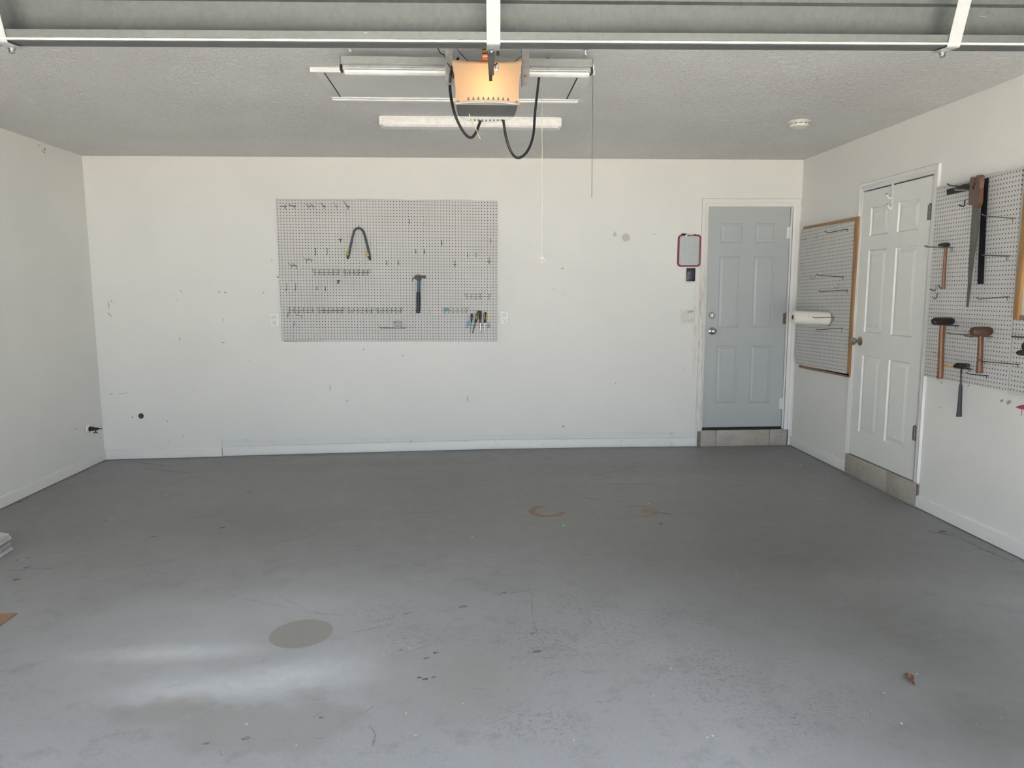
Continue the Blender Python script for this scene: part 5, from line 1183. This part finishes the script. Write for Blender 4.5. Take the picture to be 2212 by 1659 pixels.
m = MB(); slab_px(m, [(2197.5, 763), (2201, 758.5), (2206, 757), (2212, 756), (2218, 752), (2219, 768), (2212, 768.5), (2203, 768)], Yd, .016, oz, .003); slab_px(m, [(2209, 748), (2212, 742), (2219, 736), (2226, 742), (2224, 756), (2212, 757)], Yd, .014, oz, .003)
m.build('jaws', M_black, t); m = MB(); tapered(m, [(2220, 755), (2230, 790), (2238, 830)], [3, 3.5, 3], Yd-.0, oz, 1); m.build('handle', M_navy, t)
wireR('tool_hook', 'hook behind the partly visible black tool at the right edge', 'hook', (2240, 752), [[('w', 2240, 752), (2218, 753)]], .003, M_darkwire, 'long tool hooks on the right-hand pegboards')
Yd = 3.50
t, oz = place_at('red pointed tool with a thin steel pin, cut off by the right picture edge', 'scribing_tool', 'tool', (2206.5, 898), Yd)
m = MB(); slab_px(m, [(2197, 880.5), (2203, 878), (2212, 875.5), (2232, 873), (2236, 884), (2212, 885), (2204, 883.5)], Yd, .014, oz, .002); m.build('body', M_maroon if False else mat('red_plastic', (.30, .02, .05), .35), t)
m = MB(); m.tube([onY(2207.6, 883, Yd+.007)-oz, onY(2206.6, 898.5, Yd+.007)-oz], .0018, 8); m.build('pin', M_steel, t)
wireR('tool_hook', 'hook holding the red pointed tool at the right edge', 'hook', (2262, 880), [[('w', 2262, 880), (2234, 879)]], .003, M_darkwire, 'long tool hooks on the right-hand pegboards')

# over-the-door double hook
p = onX(*(1820+430/3.95, 340+240/3.95), B_-.008)
t = thing('over_door_hook', 'white double coat hook hung over the top of the white door', 'hook', p)
def od(x, y, w_=None):
    q = onX(1820+x/3.95, 340+y/3.95, B_-.010) if w_ is None else onY(1820+x/3.95, 340+y/3.95, p.y)
    return q-p
s0 = onX(1820+430/3.95, 340+442/3.95, B_-.008)-p
MB().box(-.003, .0, -.014, .014, s0.z, .012, .001).box(-.003, .012, -.014, .014, .010, .013, .0005).build('strap', M_whited, t)
for (xa_, ya_), (xm_, ym_), (xb2, yb2) in (((422, 350), (395, 345), (378, 318)), ((415, 438), (397, 428), (385, 405))):
    a_ = od(xa_, ya_); b_ = od(xm_, ym_, 1); c_ = od(xb2, yb2, 1)
    MB().tube(smooth_path([Vector((-.003, 0, a_.z+.012)), Vector((-.012, 0, a_.z)), b_, c_], 5), .005, 8).lathe([(-.006, .004), (-.002, .010), (.003, .010), (.005, .006)], c_, (c_-b_).normalized(), 14).build('prong', M_whited, t)
    MB().lathe([(0, .0085), (.0015, .007)], c_+(c_-b_).normalized()*.005, (c_-b_).normalized(), 14).build('prong_tip', M_black, t)

# ================================================================== things lying on the floor
q = onF(28, 1188); z0 = q.z
lab = ['bottom board of the short stack by the left picture edge', 'second board from the bottom of the stack by the left picture edge', 'third board from the bottom of the stack at the left picture edge',
       'fourth board from the bottom of the stack at the left picture edge', 'board just under the top one of the stack at the left picture edge', 'topmost pale board of the small stack at the left picture edge']
hts = [.016, .012, .012, .018, .020, .016]; offs = [(0, 0), (-.012, .006), (-.008, .0), (-.022, -.004), (-.010, .012), (-.016, .005)]
e1_, e2_ = (onF(0, 1206)-q), Vector((-1, .06, 0))
d1_ = Vector((e1_.x, e1_.y, 0)).normalized(); d2_ = Vector((-.93, .36, 0)).normalized()
zc = z0+.001; first = None
for k in range(6):
    h_ = hts[k]; c_ = Vector((q.x+offs[k][0], q.y+offs[k][1], zc)); t = thing('board', lab[k], 'board', c_, 0, 'stack of boards at the left edge')
    w1, w2 = .46, .32
    poly = [Vector((0, 0, .0)), d1_*w2, d1_*w2+d2_*w1, d2_*w1]
    MB().prism(poly, (0, 0, h_*.55), .0008).build('face_layer', M_tileedge if k in (1, 2, 3) else M_tilebox, t, smooth=False)
    MB().prism([p_+Vector((0, 0, h_*.55)) for p_ in poly], (0, 0, h_*.42), .0008).build('top_layer', M_tilebox, t, smooth=False)
    zc += h_+.0006
q = onF(37, 1326.5); a_ = onF(0, 1327.5)-q; b_ = onF(0, 1353)-q
o = MB().prism([Vector((0, 0, .001)), Vector((a_.x, a_.y, .001)), Vector((a_.x-.05, (a_.y+b_.y)/2, .001)), Vector((b_.x, b_.y, .001))], (0, 0, .004), .0006).build('cardboard_piece', M_card, smooth=False); o.location = q
tag(o, 'pointed corner of brown cardboard flat on the floor at the left picture edge', 'cardboard')
p0, p1 = onF(1956, 1460), onF(1976, 1481); lf = thing('dry_leaf', 'small curled reddish-brown dry leaf on the floor at right', 'leaf', (p0+p1)/2)
d = (p1-p0); Ln = d.length; an = math.atan2(d.y, d.x); m = MB(); nx, ny = 16, 6; G = []
for i in range(nx+1):
    t_ = i/nx; hw = Ln*.26*(math.sin(math.pi*min(1, t_*.92+.04))**.7)*(1.15-.75*t_)
    row = []
    for j in range(ny+1):
        v = -1+2*j/ny; x = (t_-.5)*Ln*1.1; y = hw*v*.85+.004*math.sin(t_*5); z = .002+.010*v*v*(1-.4*t_)+.004*math.sin(t_*3.1)
        row.append(m.bm.verts.new((x*math.cos(an)-y*math.sin(an), x*math.sin(an)+y*math.cos(an), z)))
    G.append(row)
for i in range(nx):
    for j in range(ny): m.bm.faces.new((G[i][j], G[i+1][j], G[i+1][j+1], G[i][j+1]))
o = m.build('blade', M_leaf, lf); md = o.modifiers.new('thickness', 'SOLIDIFY'); md.thickness = .0012
MB().tube([Vector(((t_-.5)*Ln*1.12*math.cos(an), (t_-.5)*Ln*1.12*math.sin(an), .004+.003*math.sin(t_*3.1))) for t_ in (0, .3, .6, .9, 1.06)], [.0016, .0014, .0011, .0008, .0006], 6).build('midrib', mat('leaf_rib', (.30, .20, .12), .5), lf)
